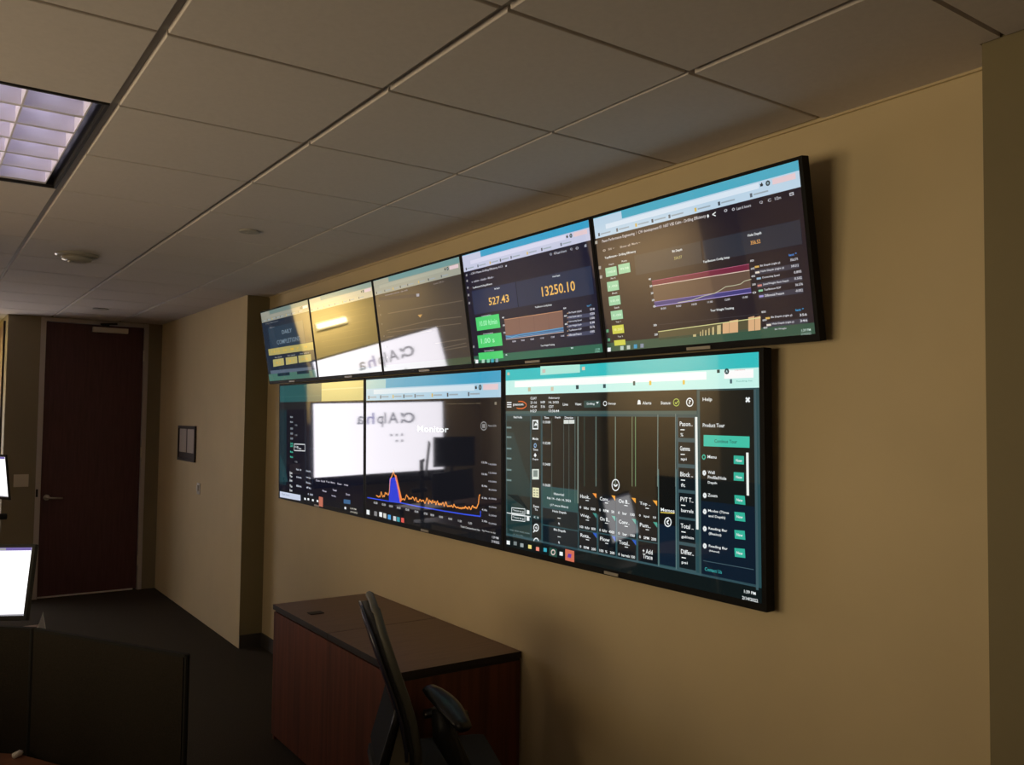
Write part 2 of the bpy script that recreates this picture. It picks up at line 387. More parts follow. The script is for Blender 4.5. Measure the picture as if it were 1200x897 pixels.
# flat prints of the displays, some with reflected glow in their colours: r rectangle, q polygon, l line, x text; s to the right and t down, 0..1; sRGB colours; layer
SCREENS = {
 'L3': ((9, 22, 26), [
  ('r',0,0,1,0.143,(195,240,232),1),
  ('r',0,0,1,0.062,(48,188,190),2),
  ('q',((0.185,-0.0059),(0.3723,-0.0012),(0.3721,0.0397),(0.1848,0.0418)),(170,230,215),3),
  ('r',0.0095,0.0151,0.0222,0.0315,(200,190,160),4),
  ('r',0.1948,0.0113,0.2099,0.0303,(200,190,180),4),
  ('r',0.3811,0.0118,0.3944,0.029,(215,200,170),4),
  ('r',0.05,0.068,0.845,0.102,(250,252,250),3),
  ('r',0.9,0.068,0.985,0.102,(252,250,250),3),
  ('r',0.8782,0.0626,0.887,0.0762,(30,60,60),4),
  ('q',((0.9152,0.072),(0.9131,0.0809),(0.9079,0.0843),(0.9028,0.0802),(0.9007,0.071),(0.9029,0.0621),(0.9081,0.0588),(0.9132,0.0628)),(30,60,65),4),
  ('x', 0.9051, 0.9109, 0.0715, 0.0108, 'A', (210, 240, 240), 5),
  ('x', 0.9315, 0.962, 0.0686, 0.006, 'Update', (220, 160, 160), 5),
  ('r',0.5907,0.0955,0.5992,0.1156,(50,80,80),4),
  ('r',0.6511,0.0972,0.6592,0.1169,(225,190,80),4),
  ('r',0.7681,0.1005,0.7756,0.1194,(225,190,80),4),
  ('r',0.9169,0.1048,0.9235,0.1225,(70,100,110),4),
  ('x', 0.9359, 0.9822, 0.115, 0.0079, 'Reading list', (120, 180, 170), 4),
  ('r',0.1213,0.1056,0.1355,0.127,(190,190,160),4),
  ('r',0.2365,0.1072,0.2497,0.1279,(205,195,170),4),
  ('r',0.3541,0.1038,0.3663,0.1237,(30,60,65),4),
  ('r',0.4714,0.104,0.4826,0.1231,(50,80,85),4),
  ('r',0,0.143,1,0.94,(40,74,80),1),
  ('r',0,0.143,0.8138,0.235,(24,26,25),2),
  ('r',0.0073,0.1839,0.0319,0.1895,(235,240,240),4),
  ('r',0.0073,0.1961,0.0319,0.2016,(235,240,240),4),
  ('r',0.0073,0.2082,0.0318,0.2136,(235,240,240),4),
  ('l',((0.0694,0.1819),(0.0788,0.181),(0.0882,0.1818),(0.0969,0.1843),(0.1041,0.1882),(0.1093,0.1932),(0.1119,0.1988),(0.1119,0.2047),(0.1091,0.2103),(0.1039,0.2151),(0.0966,0.2188),(0.0879,0.221),(0.0784,0.2216),(0.069,0.2204),(0.0605,0.2176)),0.004,(235,110,45),4),
  ('x', 0.0419, 0.0962, 0.2012, 0.0144, 'pason', (235, 240, 240), 5),
  ('x', 0.1338, 0.1659, 0.1649, 0.0141, 'CLAY', (235, 240, 240), 4),
  ('x', 0.1337, 0.1658, 0.1881, 0.0141, '21-16', (235, 240, 240), 4),
  ('x', 0.1337, 0.1657, 0.2113, 0.0141, 'HZ #1', (235, 240, 240), 4),
  ('x', 0.1336, 0.1657, 0.2345, 0.0141, 'H27', (235, 240, 240), 4),
  ('x', 0.1866, 0.2071, 0.1876, 0.0139, 'H9', (235, 240, 240), 4),
  ('x', 0.1865, 0.207, 0.2105, 0.0139, 'S16', (235, 240, 240), 4),
  ('x', 0.2259, 0.2786, 0.1669, 0.0136, 'February', (235, 240, 240), 4),
  ('x', 0.2258, 0.2742, 0.1894, 0.0136, '14, 2022', (235, 240, 240), 4),
  ('x', 0.2257, 0.2494, 0.2117, 0.0137, 'CDT', (235, 240, 240), 4),
  ('x', 0.2256, 0.2755, 0.2343, 0.0136, '13:36:44', (235, 240, 240), 4),
  ('x', 0.2936, 0.3169, 0.2005, 0.0142, 'Live', (235, 240, 240), 4),
  ('x', 0.3496, 0.3781, 0.1998, 0.0139, 'View:', (235, 240, 240), 4),
  ('q',((0.389,0.1837),(0.4589,0.1835),(0.4593,0.2165),(0.3895,0.2182)),(45,75,72),3),
  ('x', 0.4022, 0.435, 0.2006, 0.0129, 'Drilling', (235, 240, 240), 4),
  ('q',((0.4415,0.1907),(0.4531,0.1902),(0.4473,0.2006)),(235,240,240),4),
  ('l',((0.486,0.1989),(0.4853,0.2034),(0.4833,0.207),(0.4805,0.209),(0.4774,0.2089),(0.4747,0.2069),(0.4728,0.2032),(0.4721,0.1986),(0.4729,0.1941),(0.4749,0.1905),(0.4777,0.1886),(0.4808,0.1887),(0.4835,0.1909),(0.4854,0.1946),(0.486,0.1991)),0.003,(235,240,240),4),
  ('x', 0.4922, 0.523, 0.2004, 0.0132, 'Setup', (235, 240, 240), 4),
  ('q',((0.6066,0.2053),(0.62,0.2047),(0.6177,0.1874),(0.6128,0.1828),(0.6086,0.188)),(235,240,240),4),
  ('x', 0.626, 0.6581, 0.1987, 0.0141, 'Alerts', (235, 240, 240), 4),
  ('x', 0.6923, 0.7274, 0.1994, 0.0138, 'Status:', (235, 240, 240), 4),
  ('l',((0.756,0.198),(0.755,0.2049),(0.7522,0.2103),(0.7483,0.2133),(0.7438,0.2132),(0.7399,0.2101),(0.7372,0.2045),(0.7363,0.1976),(0.7373,0.1907),(0.7402,0.1853),(0.7442,0.1824),(0.7486,0.1826),(0.7525,0.1858),(0.7552,0.1914),(0.756,0.1983)),0.003,(170,190,90),4),
  ('l',((0.7412,0.1978),(0.7451,0.2043),(0.7523,0.1915)),0.003,(190,210,100),3),
  ('l',((0.8016,0.1981),(0.8005,0.2057),(0.7975,0.2118),(0.7932,0.2151),(0.7885,0.215),(0.7842,0.2115),(0.7813,0.2053),(0.7804,0.1976),(0.7815,0.19),(0.7846,0.1839),(0.7889,0.1807),(0.7936,0.1809),(0.7978,0.1845),(0.8007,0.1907),(0.8016,0.1984)),0.004,(235,240,240),4),
  ('x', 0.7873, 0.7953, 0.1976, 0.0183, '?', (235, 240, 240), 5),
  ('r',0,0.235,0.8138,0.25,(62,88,86),3),
  ('r',0.006,0.262,0.1308,0.925,(20,50,52),2),
  ('x', 0.0426, 0.0895, 0.2695, 0.0119, 'Well Profile', (235, 240, 240), 4),
  ('q',((0.0044,0.3527),(0.0423,0.3557),(0.0669,0.4354),(0.0951,0.5345),(0.1307,0.6308),(0.1318,0.2902),(0.0045,0.2921)),(14,34,36),3),
  ('x', 0.0044, 0.0315, 0.3281, 0.0086, '—', (110, 135, 135), 4),
  ('x', 0.0043, 0.0314, 0.3824, 0.0086, '—', (110, 135, 135), 4),
  ('x', 0.0041, 0.0312, 0.4469, 0.0086, '—', (110, 135, 135), 4),
  ('x', 0.004, 0.0311, 0.5028, 0.0086, '—', (110, 135, 135), 4),
  ('x', 0.0038, 0.0309, 0.5672, 0.0086, '—', (110, 135, 135), 4),
  ('x', 0.0037, 0.0307, 0.6256, 0.0086, '—', (110, 135, 135), 4),
  ('q',((0.0056,0.7071),(0.131,0.7041),(0.1308,0.7838),(0.0995,0.7598),(0.0642,0.6989)),(10,26,30),3),
  ('l',((0.0039,0.8112),(0.1314,0.8112)),0.0035,(235,240,240),4),
  ('l',((0.0313,0.7782),(0.103,0.7739),(0.1029,0.8031),(0.0312,0.8073),(0.0313,0.7782)),0.003,(235,240,240),4),
  ('x', 0.0364, 0.0994, 0.7914, 0.0118, '7 hours to go', (235, 240, 240), 4),
  ('l',((0.0312,0.8177),(0.1029,0.8126),(0.1028,0.8418),(0.0311,0.8468),(0.0312,0.8177)),0.003,(235,240,240),4),
  ('x', 0.0363, 0.0993, 0.8305, 0.0118, '7 hours to go', (235, 240, 240), 4),
  ('q',((0.1121,0.7775),(0.1259,0.7781),(0.1259,0.7984),(0.112,0.7993)),(235,240,240),4),
  ('q',((0.1119,0.8139),(0.1258,0.8143),(0.1258,0.8346),(0.1119,0.8357)),(235,240,240),4),
  ('x', 0.0199, 0.1269, 0.9037, 0.0074, '1500 3000 4500 6000', (120, 140, 140), 4),
  ('x', 0.0418, 0.092, 0.9243, 0.0074, 'V. Sec (ft)', (120, 140, 140), 4),
  ('r',0.1375,0.262,0.1852,0.925,(12,24,28),2),
  ('q',((0.1437,0.2834),(0.1732,0.283),(0.173,0.3339),(0.1435,0.3348)),(235,240,240),3),
  ('q',((0.1483,0.29),(0.1624,0.2898),(0.1685,0.3028),(0.1684,0.3275),(0.1482,0.328)),(40,55,55),4),
  ('q',((0.1514,0.3147),(0.1608,0.298),(0.1716,0.311),(0.1592,0.3146)),(235,240,240),5),
  ('x', 0.1441, 0.1728, 0.3851, 0.014, 'Mode', (235, 240, 240), 4),
  ('l',((0.1627,0.4215),(0.1621,0.4258),(0.1606,0.4294),(0.1584,0.4314),(0.156,0.4315),(0.1538,0.4297),(0.1523,0.4263),(0.1518,0.422),(0.1524,0.4177),(0.1539,0.4142),(0.1561,0.4122),(0.1586,0.4121),(0.1607,0.414),(0.1622,0.4174),(0.1627,0.4217)),0.004,(150,190,230),4),
  ('x', 0.1463, 0.1711, 0.444, 0.0115, 'Time', (235, 240, 240), 4),
  ('q',((0.1501,0.4759),(0.1571,0.4614),(0.1641,0.4749),(0.157,0.4861)),(235,240,240),4),
  ('x', 0.1445, 0.1725, 0.4975, 0.0115, 'Depth', (235, 240, 240), 4),
  ('q',((0.1412,0.551),(0.1754,0.5477),(0.1752,0.6033),(0.141,0.6072)),(215,225,215),3),
  ('q',((0.1475,0.557),(0.1692,0.5548),(0.1691,0.5893),(0.1473,0.5916)),(120,135,130),4),
  ('q',((0.1429,0.6504),(0.1754,0.6491),(0.1752,0.702),(0.1427,0.7024)),(225,225,185),3),
  ('r',0.1483,0.6613,0.1565,0.6659,(90,100,80),4),
  ('r',0.1619,0.6602,0.1713,0.6647,(90,100,80),4),
  ('r',0.1483,0.6757,0.1564,0.6803,(90,100,80),4),
  ('r',0.1618,0.6746,0.1713,0.679,(90,100,80),4),
  ('r',0.1482,0.6894,0.1564,0.694,(90,100,80),4),
  ('r',0.1618,0.6882,0.1712,0.6926,(90,100,80),4),
  ('x', 0.1453, 0.1751, 0.7501, 0.0129, 'Zoom', (235, 240, 240), 4),
  ('x', 0.1534, 0.1683, 0.7672, 0.0115, 'To', (235, 240, 240), 4),
  ('r',0.1444,0.7995,0.1761,0.8189,(35,70,72),3),
  ('x', 0.1492, 0.1735, 0.8094, 0.01, '<  >', (235, 240, 240), 4),
  ('l',((0.1726,0.8623),(0.1714,0.8706),(0.168,0.8778),(0.1631,0.8824),(0.1577,0.8834),(0.1528,0.8807),(0.1494,0.8749),(0.1483,0.867),(0.1496,0.8586),(0.1531,0.8515),(0.158,0.847),(0.1634,0.8461),(0.1683,0.8488),(0.1716,0.8548),(0.1726,0.8627)),0.005,(235,240,240),4),
  ('l',((0.153,0.882),(0.1462,0.892)),0.006,(235,240,240),3),
  ('x', 0.1544, 0.1666, 0.8654, 0.0143, '+', (235, 240, 240), 4),
  ('l',((0.1487,0.9389),(0.149,0.9356),(0.1499,0.9324),(0.1513,0.9294),(0.1531,0.9267),(0.1553,0.9245),(0.1577,0.9229),(0.1603,0.922),(0.1628,0.9218),(0.1653,0.9223),(0.1674,0.9236),(0.1692,0.9254),(0.1706,0.9278),(0.1714,0.9307),(0.1717,0.9338)),0.005,(235,240,240),4),
  ('r',0.1938,0.262,0.359,0.6354,(10,15,17),2),
  ('x', 0.203, 0.2262, 0.2699, 0.0122, 'Time', (235, 240, 240), 4),
  ('x', 0.2557, 0.2825, 0.2694, 0.012, 'Depth', (235, 240, 240), 4),
  ('x', 0.3018, 0.341, 0.269, 0.0118, 'Direction', (235, 240, 240), 4),
  ('q',((0.2968,0.2814),(0.3458,0.28),(0.3457,0.2994),(0.2967,0.3011)),(215,220,215),3),
  ('x', 0.1961, 0.2336, 0.2938, 0.0138, '11:30:00', (235, 240, 240), 4),
  ('x', 0.1957, 0.2332, 0.4056, 0.0138, '11:32:00', (235, 240, 240), 4),
  ('x', 0.1953, 0.2327, 0.5181, 0.0137, '11:34:00', (235, 240, 240), 4),
  ('x', 0.1949, 0.2323, 0.6288, 0.0137, '11:36:00', (235, 240, 240), 4),
  ('l',((0.2403,0.2725),(0.2387,0.6977)),0.0022,(80,101,96),4),
  ('l',((0.2968,0.2719),(0.295,0.6894)),0.0022,(80,101,96),4),
  ('l',((0.3215,0.2717),(0.3197,0.6858)),0.0022,(80,101,96),4),
  ('l',((0.3493,0.2637),(0.3473,0.7049)),0.004,(80,103,98),4),
  ('l',((0.3623,0.2636),(0.3602,0.7029)),0.007,(120,135,126),4),
  ('r',0.3609,0.262,0.7448,0.745,(8,12,13),2),
  ('l',((0.3909,0.2637),(0.3892,0.6138)),0.002,(63,97,86),4),
  ('l',((0.4407,0.2633),(0.439,0.6075)),0.004,(109,135,128),4),
  ('l',((0.5209,0.2627),(0.519,0.5974)),0.004,(120,140,128),4),
  ('l',((0.5866,0.2622),(0.5846,0.5892)),0.003,(126,143,109),4),
  ('l',((0.5993,0.2621),(0.5973,0.5876)),0.0035,(114,149,109),4),
  ('l',((0.6817,0.2525),(0.6784,0.5783)),0.0045,(109,126,119),4),
  ('l',((0.7436,0.2487),(0.7414,0.5704)),0.0045,(103,120,117),4),
  ('l',((0.6818,0.4987),(0.68,0.9356)),0.0045,(97,124,121),4),
  ('l',((0.743,0.4928),(0.7411,0.9338)),0.006,(86,112,114),4),
  ('l',((0.5343,0.589),(0.5328,0.6008),(0.5288,0.6106),(0.523,0.6165),(0.5166,0.6173),(0.5108,0.6128),(0.5069,0.6039),(0.5055,0.5924),(0.5071,0.5805),(0.5112,0.5707),(0.5171,0.565),(0.5235,0.5644),(0.5292,0.569),(0.5331,0.578),(0.5343,0.5895)),0.004,(235,240,240),5),
  ('l',((0.5125,0.5879),(0.52,0.5972),(0.5275,0.5873)),0.006,(235,240,240),5),
  ('r',0.1938,0.6421,0.359,0.7454,(34,76,76),3),
  ('r',0.1938,0.7516,0.359,0.8392,(8,26,34),3),
  ('r',0.1938,0.8459,0.359,0.9498,(8,26,36),3),
  ('x', 0.2487, 0.2966, 0.6692, 0.0125, 'Historical', (235, 240, 240), 4),
  ('x', 0.2163, 0.3284, 0.6968, 0.0138, 'Feb 14 - Feb 14, 2022', (235, 240, 240), 4),
  ('x', 0.2311, 0.316, 0.7312, 0.0138, '(17 trace filters)', (235, 240, 240), 4),
  ('x', 0.2419, 0.3067, 0.7623, 0.0152, 'Hole Depth', (235, 240, 240), 4),
  ('x', 0.266, 0.2811, 0.7935, 0.0028, '—', (235, 240, 240), 4),
  ('x', 0.2691, 0.2766, 0.8213, 0.0124, 'ft', (235, 240, 240), 4),
  ('x', 0.248, 0.3032, 0.858, 0.0152, 'Bit Depth', (235, 240, 240), 4),
  ('x', 0.2656, 0.2807, 0.8903, 0.0028, '—', (235, 240, 240), 4),
  ('x', 0.2687, 0.2762, 0.9194, 0.0124, 'ft', (235, 240, 240), 4),
  ('r',0.3633,0.6425,0.441,0.7338,(6,16,24),3),
  ('x', 0.3711, 0.4146, 0.6645, 0.018, 'Hook..', (235, 240, 240), 5),
  ('x', 0.3944, 0.4084, 0.6825, 0.003, '—', (235, 240, 240), 5),
  ('x', 0.368, 0.4363, 0.7208, 0.013, '0   klbs  500', (235, 240, 240), 5),
  ('q',((0.4239,0.6425),(0.441,0.6425),(0.441,0.6665)),(240,150,60),5),
  ('r',0.3633,0.7402,0.441,0.8314,(6,16,24),3),
  ('x', 0.3711, 0.4146, 0.7622, 0.018, 'Weig..', (235, 240, 240), 5),
  ('x', 0.3944, 0.4084, 0.7802, 0.003, '—', (235, 240, 240), 5),
  ('x', 0.368, 0.4363, 0.8184, 0.013, '100  ft/hr  800', (235, 240, 240), 5),
  ('q',((0.4239,0.7402),(0.441,0.7402),(0.441,0.7642)),(60,140,130),5),
  ('r',0.3633,0.8378,0.441,0.931,(6,16,24),3),
  ('x', 0.3711, 0.4146, 0.8598, 0.018, 'Rota..', (235, 240, 240), 5),
  ('x', 0.3944, 0.4084, 0.8778, 0.003, '—', (235, 240, 240), 5),
  ('x', 0.368, 0.4363, 0.918, 0.013, '0   RPM   200', (235, 240, 240), 5),
  ('q',((0.4239,0.8378),(0.441,0.8378),(0.441,0.8618)),(40,90,190),5),
  ('r',0.4482,0.6425,0.5182,0.7338,(6,16,24),3),
  ('x', 0.4552, 0.4944, 0.6645, 0.018, 'Conv..', (235, 240, 240), 5),
  ('x', 0.4762, 0.4888, 0.6825, 0.003, '—', (235, 240, 240), 5),
  ('x', 0.4524, 0.514, 0.7208, 0.013, '0   RPM   50', (235, 240, 240), 5),
  ('q',((0.5028,0.6425),(0.5182,0.6425),(0.5182,0.6665)),(240,165,60),5),
  ('r',0.4482,0.7402,0.5182,0.8314,(6,16,24),3),
  ('x', 0.4552, 0.4944, 0.7622, 0.018, 'On B..', (235, 240, 240), 5),
  ('x', 0.4762, 0.4888, 0.7802, 0.003, '—', (235, 240, 240), 5),
  ('x', 0.4524, 0.514, 0.8184, 0.013, '0  ft/hr  4000', (235, 240, 240), 5),
  ('q',((0.5028,0.7402),(0.5182,0.7402),(0.5182,0.7642)),(70,160,140),5),
  ('r',0.4482,0.8378,0.5182,0.931,(6,16,24),3),
  ('x', 0.4552, 0.4944, 0.8598, 0.018, 'Flow', (235, 240, 240), 5),
  ('x', 0.4762, 0.4888, 0.8778, 0.003, '—', (235, 240, 240), 5),
  ('x', 0.4524, 0.514, 0.918, 0.013, '100  %   200', (235, 240, 240), 5),
  ('q',((0.5028,0.8378),(0.5182,0.8378),(0.5182,0.8618)),(40,90,190),5),
  ('r',0.525,0.6425,0.5978,0.7338,(6,16,24),3),
  ('x', 0.5323, 0.573, 0.6645, 0.018, 'On B..', (235, 240, 240), 5),
  ('x', 0.5541, 0.5672, 0.6825, 0.003, '—', (235, 240, 240), 5),
  ('x', 0.5294, 0.5934, 0.7208, 0.013, '0   bar   100', (235, 240, 240), 5),
  ('q',((0.5818,0.6425),(0.5978,0.6425),(0.5978,0.6665)),(240,165,60),5),
  ('r',0.525,0.7402,0.5978,0.8314,(6,16,24),3),
  ('x', 0.5323, 0.573, 0.7622, 0.018, 'Conv..', (235, 240, 240), 5),
  ('x', 0.5541, 0.5672, 0.7802, 0.003, '—', (235, 240, 240), 5),
  ('x', 0.5294, 0.5934, 0.8184, 0.013, '0   bar   100', (235, 240, 240), 5),
  ('q',((0.5818,0.7402),(0.5978,0.7402),(0.5978,0.7642)),(70,160,140),5),
  ('r',0.525,0.8378,0.5978,0.931,(6,16,24),3),
  ('x', 0.5323, 0.573, 0.8598, 0.018, 'Total..', (235, 240, 240), 5),
  ('x', 0.5541, 0.5672, 0.8778, 0.003, '—', (235, 240, 240), 5),
  ('x', 0.5294, 0.5934, 0.918, 0.013, '0  barrels 100', (235, 240, 240), 5),
  ('q',((0.5818,0.8378),(0.5978,0.8378),(0.5978,0.8618)),(40,90,190),5),
  ('r',0.6059,0.6425,0.6762,0.7338,(6,16,24),3),
  ('x', 0.6129, 0.6523, 0.6645, 0.018, 'Top ..', (235, 240, 240), 5),
  ('x', 0.634, 0.6467, 0.6825, 0.003, '—', (235, 240, 240), 5),
  ('x', 0.6101, 0.672, 0.7208, 0.013, '0   kpsi   10', (235, 240, 240), 5),
  ('q',((0.6607,0.6425),(0.6762,0.6425),(0.6762,0.6665)),(240,165,60),5),
  ('r',0.6059,0.7402,0.6762,0.8314,(6,16,24),3),
  ('x', 0.6129, 0.6523, 0.7622, 0.018, 'Pum..', (235, 240, 240), 5),
  ('x', 0.634, 0.6467, 0.7802, 0.003, '—', (235, 240, 240), 5),
  ('x', 0.6101, 0.672, 0.8184, 0.013, '0   SPM  200', (235, 240, 240), 5),
  ('q',((0.6607,0.7402),(0.6762,0.7402),(0.6762,0.7642)),(70,160,140),5),
  ('r',0.6059,0.8378,0.6762,0.931,(6,16,24),3),
  ('x', 0.6218, 0.6585, 0.8797, 0.0207, '+ Add', (235, 240, 240), 4),
  ('x', 0.6228, 0.6583, 0.9035, 0.0207, 'Trace', (235, 240, 240), 4),
  ('r',0.6838,0.745,0.74,0.926,(8,28,46),3),
  ('x', 0.6892, 0.7368, 0.6793, 0.0158, 'Memos', (235, 240, 240), 4),
  ('l',((0.6885,0.6929),(0.7367,0.689)),0.003,(225,200,90),5),
  ('l',((0.7249,0.7296),(0.7237,0.7383),(0.7205,0.7456),(0.716,0.7502),(0.711,0.7511),(0.7065,0.7482),(0.7035,0.7419),(0.7024,0.7337),(0.7037,0.725),(0.7069,0.7176),(0.7115,0.7132),(0.7165,0.7124),(0.7209,0.7154),(0.7239,0.7217),(0.7249,0.73)),0.004,(235,240,240),5),
  ('l',((0.7165,0.7226),(0.7098,0.7324),(0.7164,0.7413)),0.005,(235,240,240),5),
  ('r',0.7476,0.262,0.8069,0.93,(58,84,90),2),
  ('r',0.7514,0.2643,0.805,0.3544,(10,22,28),3),
  ('x', 0.7574, 0.7994, 0.2923, 0.02, 'Pason..', (235, 240, 240), 5),
  ('x', 0.7594, 0.7734, 0.3183, 0.004, '—', (235, 240, 240), 5),
  ('x', 0.7594, 0.7686, 0.3403, 0.015, '%', (235, 240, 240), 5),
  ('r',0.7514,0.3722,0.805,0.4681,(10,22,28),3),
  ('x', 0.7574, 0.7904, 0.4002, 0.02, 'Gamma', (235, 240, 240), 5),
  ('x', 0.7594, 0.7734, 0.4262, 0.004, '—', (235, 240, 240), 5),
  ('x', 0.7594, 0.779, 0.4482, 0.015, 'api', (235, 240, 240), 5),
  ('r',0.7514,0.4848,0.805,0.5806,(10,22,28),3),
  ('x', 0.7574, 0.7994, 0.5128, 0.02, 'Block ..', (235, 240, 240), 5),
  ('x', 0.7594, 0.7734, 0.5388, 0.004, '—', (235, 240, 240), 5),
  ('x', 0.7594, 0.7738, 0.5608, 0.015, 'ft', (235, 240, 240), 5),
  ('r',0.7514,0.5947,0.805,0.7004,(10,22,28),3),
  ('x', 0.7574, 0.7994, 0.6227, 0.02, 'PVT T..', (235, 240, 240), 5),
  ('x', 0.7594, 0.7734, 0.6487, 0.004, '—', (235, 240, 240), 5),
  ('x', 0.7594, 0.7998, 0.6707, 0.015, 'barrels', (235, 240, 240), 5),
  ('r',0.7514,0.7108,0.805,0.8089,(10,22,28),3),
  ('x', 0.7574, 0.7994, 0.7388, 0.02, 'Total ..', (235, 240, 240), 5),
  ('x', 0.7594, 0.7734, 0.7648, 0.004, '—', (235, 240, 240), 5),
  ('x', 0.7594, 0.7998, 0.7868, 0.015, 'gal/min', (235, 240, 240), 5),
  ('r',0.7514,0.8229,0.805,0.9227,(10,22,28),3),
  ('x', 0.7574, 0.7994, 0.8509, 0.02, 'Differ..', (235, 240, 240), 5),
  ('x', 0.7594, 0.7734, 0.8769, 0.004, '—', (235, 240, 240), 5),
  ('x', 0.7594, 0.779, 0.8989, 0.015, 'psi', (235, 240, 240), 5),
  ('r',0.8078,0.262,0.8152,0.745,(235,240,235),4),
  ('r',0.8234,0.15,0.985,0.94,(14,20,21),2),
  ('r',0.8234,0.62,0.985,0.94,(8,26,42),3),
  ('r',0.8165,0.15,0.8234,0.94,(55,82,84),3),
  ('r',0.985,0.15,0.992,0.95,(60,86,92),3),
  ('r',0,0.93,0.992,0.94,(55,85,92),3),
  ('x', 0.8328, 0.8623, 0.1886, 0.0193, 'Help', (235, 240, 240), 4),
  ('l',((0.9629,0.1825),(0.9733,0.1998)),0.0065,(235,240,240),3),
  ('l',((0.9735,0.1828),(0.9627,0.1996)),0.0065,(235,240,240),3),
  ('x', 0.8325, 0.8999, 0.2968, 0.0164, 'Product Tour', (235, 240, 240), 4),
  ('q',((0.8348,0.3382),(0.9722,0.3395),(0.9718,0.3851),(0.8344,0.3865)),(62,190,165),4),
  ('x', 0.8684, 0.9362, 0.3625, 0.0148, 'Continue Tour', (35, 90, 85), 5),
  ('l',((0.8392,0.4323),(0.8387,0.4363),(0.8374,0.4395),(0.8355,0.4414),(0.8335,0.4415),(0.8317,0.4399),(0.8304,0.4368),(0.83,0.433),(0.8305,0.429),(0.8318,0.4258),(0.8337,0.424),(0.8357,0.4239),(0.8376,0.4256),(0.8388,0.4286),(0.8392,0.4325)),0.004,(70,190,160),4),
  ('x', 0.8463, 0.8739, 0.4301, 0.0136, 'Menu', (235, 240, 240), 4),
  ('q',((0.9258,0.4191),(0.9554,0.4196),(0.9551,0.4537),(0.9256,0.4536)),(50,175,150),4),
  ('x', 0.9323, 0.9501, 0.4387, 0.0119, 'New', (235, 240, 240), 5),
  ('q',((0.9253,0.4875),(0.9548,0.4871),(0.9545,0.5212),(0.925,0.522)),(50,175,150),4),
  ('x', 0.9318, 0.9496, 0.5067, 0.0119, 'New', (235, 240, 240), 5),
  ('l',((0.8392,0.4997),(0.8388,0.503),(0.8378,0.5057),(0.8364,0.5074),(0.8348,0.5075),(0.8333,0.5062),(0.8324,0.5036),(0.832,0.5004),(0.8324,0.497),(0.8335,0.4943),(0.8349,0.4927),(0.8365,0.4926),(0.8379,0.494),(0.8389,0.4965),(0.8392,0.4998)),0.007,(235,240,240),4),
  ('x', 0.8468, 0.8679, 0.4958, 0.0136, 'Well', (235, 240, 240), 4),
  ('x', 0.8467, 0.9031, 0.5163, 0.0135, 'Profile/Hole', (235, 240, 240), 4),
  ('x', 0.8465, 0.8745, 0.5404, 0.0136, 'Depth', (235, 240, 240), 4),
  ('l',((0.84,0.5952),(0.8396,0.5985),(0.8386,0.6013),(0.8372,0.603),(0.8356,0.6032),(0.8342,0.6019),(0.8332,0.5994),(0.8329,0.5962),(0.8333,0.5928),(0.8343,0.5901),(0.8357,0.5884),(0.8373,0.5883),(0.8387,0.5896),(0.8397,0.5921),(0.84,0.5953)),0.007,(235,240,240),4),
  ('l',((0.8395,0.6638),(0.8391,0.6671),(0.8381,0.6699),(0.8367,0.6716),(0.8351,0.6719),(0.8336,0.6706),(0.8327,0.6682),(0.8324,0.6649),(0.8327,0.6616),(0.8338,0.6588),(0.8352,0.6571),(0.8368,0.6569),(0.8382,0.6582),(0.8392,0.6607),(0.8395,0.6639)),0.007,(235,240,240),4),
  ('l',((0.8389,0.7364),(0.8386,0.7398),(0.8375,0.7426),(0.8361,0.7443),(0.8345,0.7446),(0.8331,0.7434),(0.8321,0.741),(0.8318,0.7378),(0.8322,0.7344),(0.8332,0.7316),(0.8347,0.7299),(0.8363,0.7296),(0.8377,0.7308),(0.8386,0.7333),(0.8389,0.7365)),0.007,(235,240,240),4),
  ('l',((0.8384,0.809),(0.838,0.8123),(0.837,0.8152),(0.8356,0.817),(0.834,0.8173),(0.8325,0.8162),(0.8316,0.8137),(0.8313,0.8105),(0.8317,0.8072),(0.8327,0.8043),(0.8341,0.8026),(0.8357,0.8023),(0.8371,0.8035),(0.8381,0.8059),(0.8384,0.8091)),0.007,(235,240,240),4),
  ('x', 0.8461, 0.8751, 0.5923, 0.0136, 'Zoom', (235, 240, 240), 4),
  ('x', 0.8466, 0.9096, 0.6589, 0.0135, 'Modes (Time', (235, 240, 240), 4),
  ('x', 0.8475, 0.8988, 0.681, 0.0135, 'and Depth)', (235, 240, 240), 4),
  ('x', 0.8471, 0.9042, 0.7338, 0.0135, 'Reading Bar', (235, 240, 240), 4),
  ('x', 0.8479, 0.8861, 0.7552, 0.0135, '(Basics)', (235, 240, 240), 4),
  ('x', 0.8475, 0.9046, 0.8078, 0.0135, 'Reading Bar', (235, 240, 240), 4),
  ('x', 0.8484, 0.8797, 0.8268, 0.0095, '(Advanced)', (235, 240, 240), 4),
  ('q',((0.9264,0.581),(0.9564,0.5807),(0.9579,0.6171),(0.9276,0.6166)),(50,175,150),4),
  ('x', 0.9329, 0.9507, 0.5996, 0.0118, 'New', (235, 240, 240), 5),
  ('q',((0.9259,0.6499),(0.9558,0.6487),(0.9574,0.685),(0.927,0.6854)),(50,175,150),4),
  ('x', 0.9323, 0.9501, 0.668, 0.0118, 'New', (235, 240, 240), 5),
  ('q',((0.9253,0.724),(0.9552,0.7219),(0.9568,0.7581),(0.9264,0.7594)),(50,175,150),4),
  ('x', 0.9317, 0.9495, 0.7416, 0.0118, 'New', (235, 240, 240), 5),
  ('q',((0.9247,0.798),(0.9546,0.795),(0.9562,0.8311),(0.9258,0.8333)),(50,175,150),4),
  ('x', 0.9312, 0.9489, 0.8151, 0.0118, 'New', (235, 240, 240), 5),
  ('r',0.9618,0.405,0.9686,0.578,(235,240,235),4),
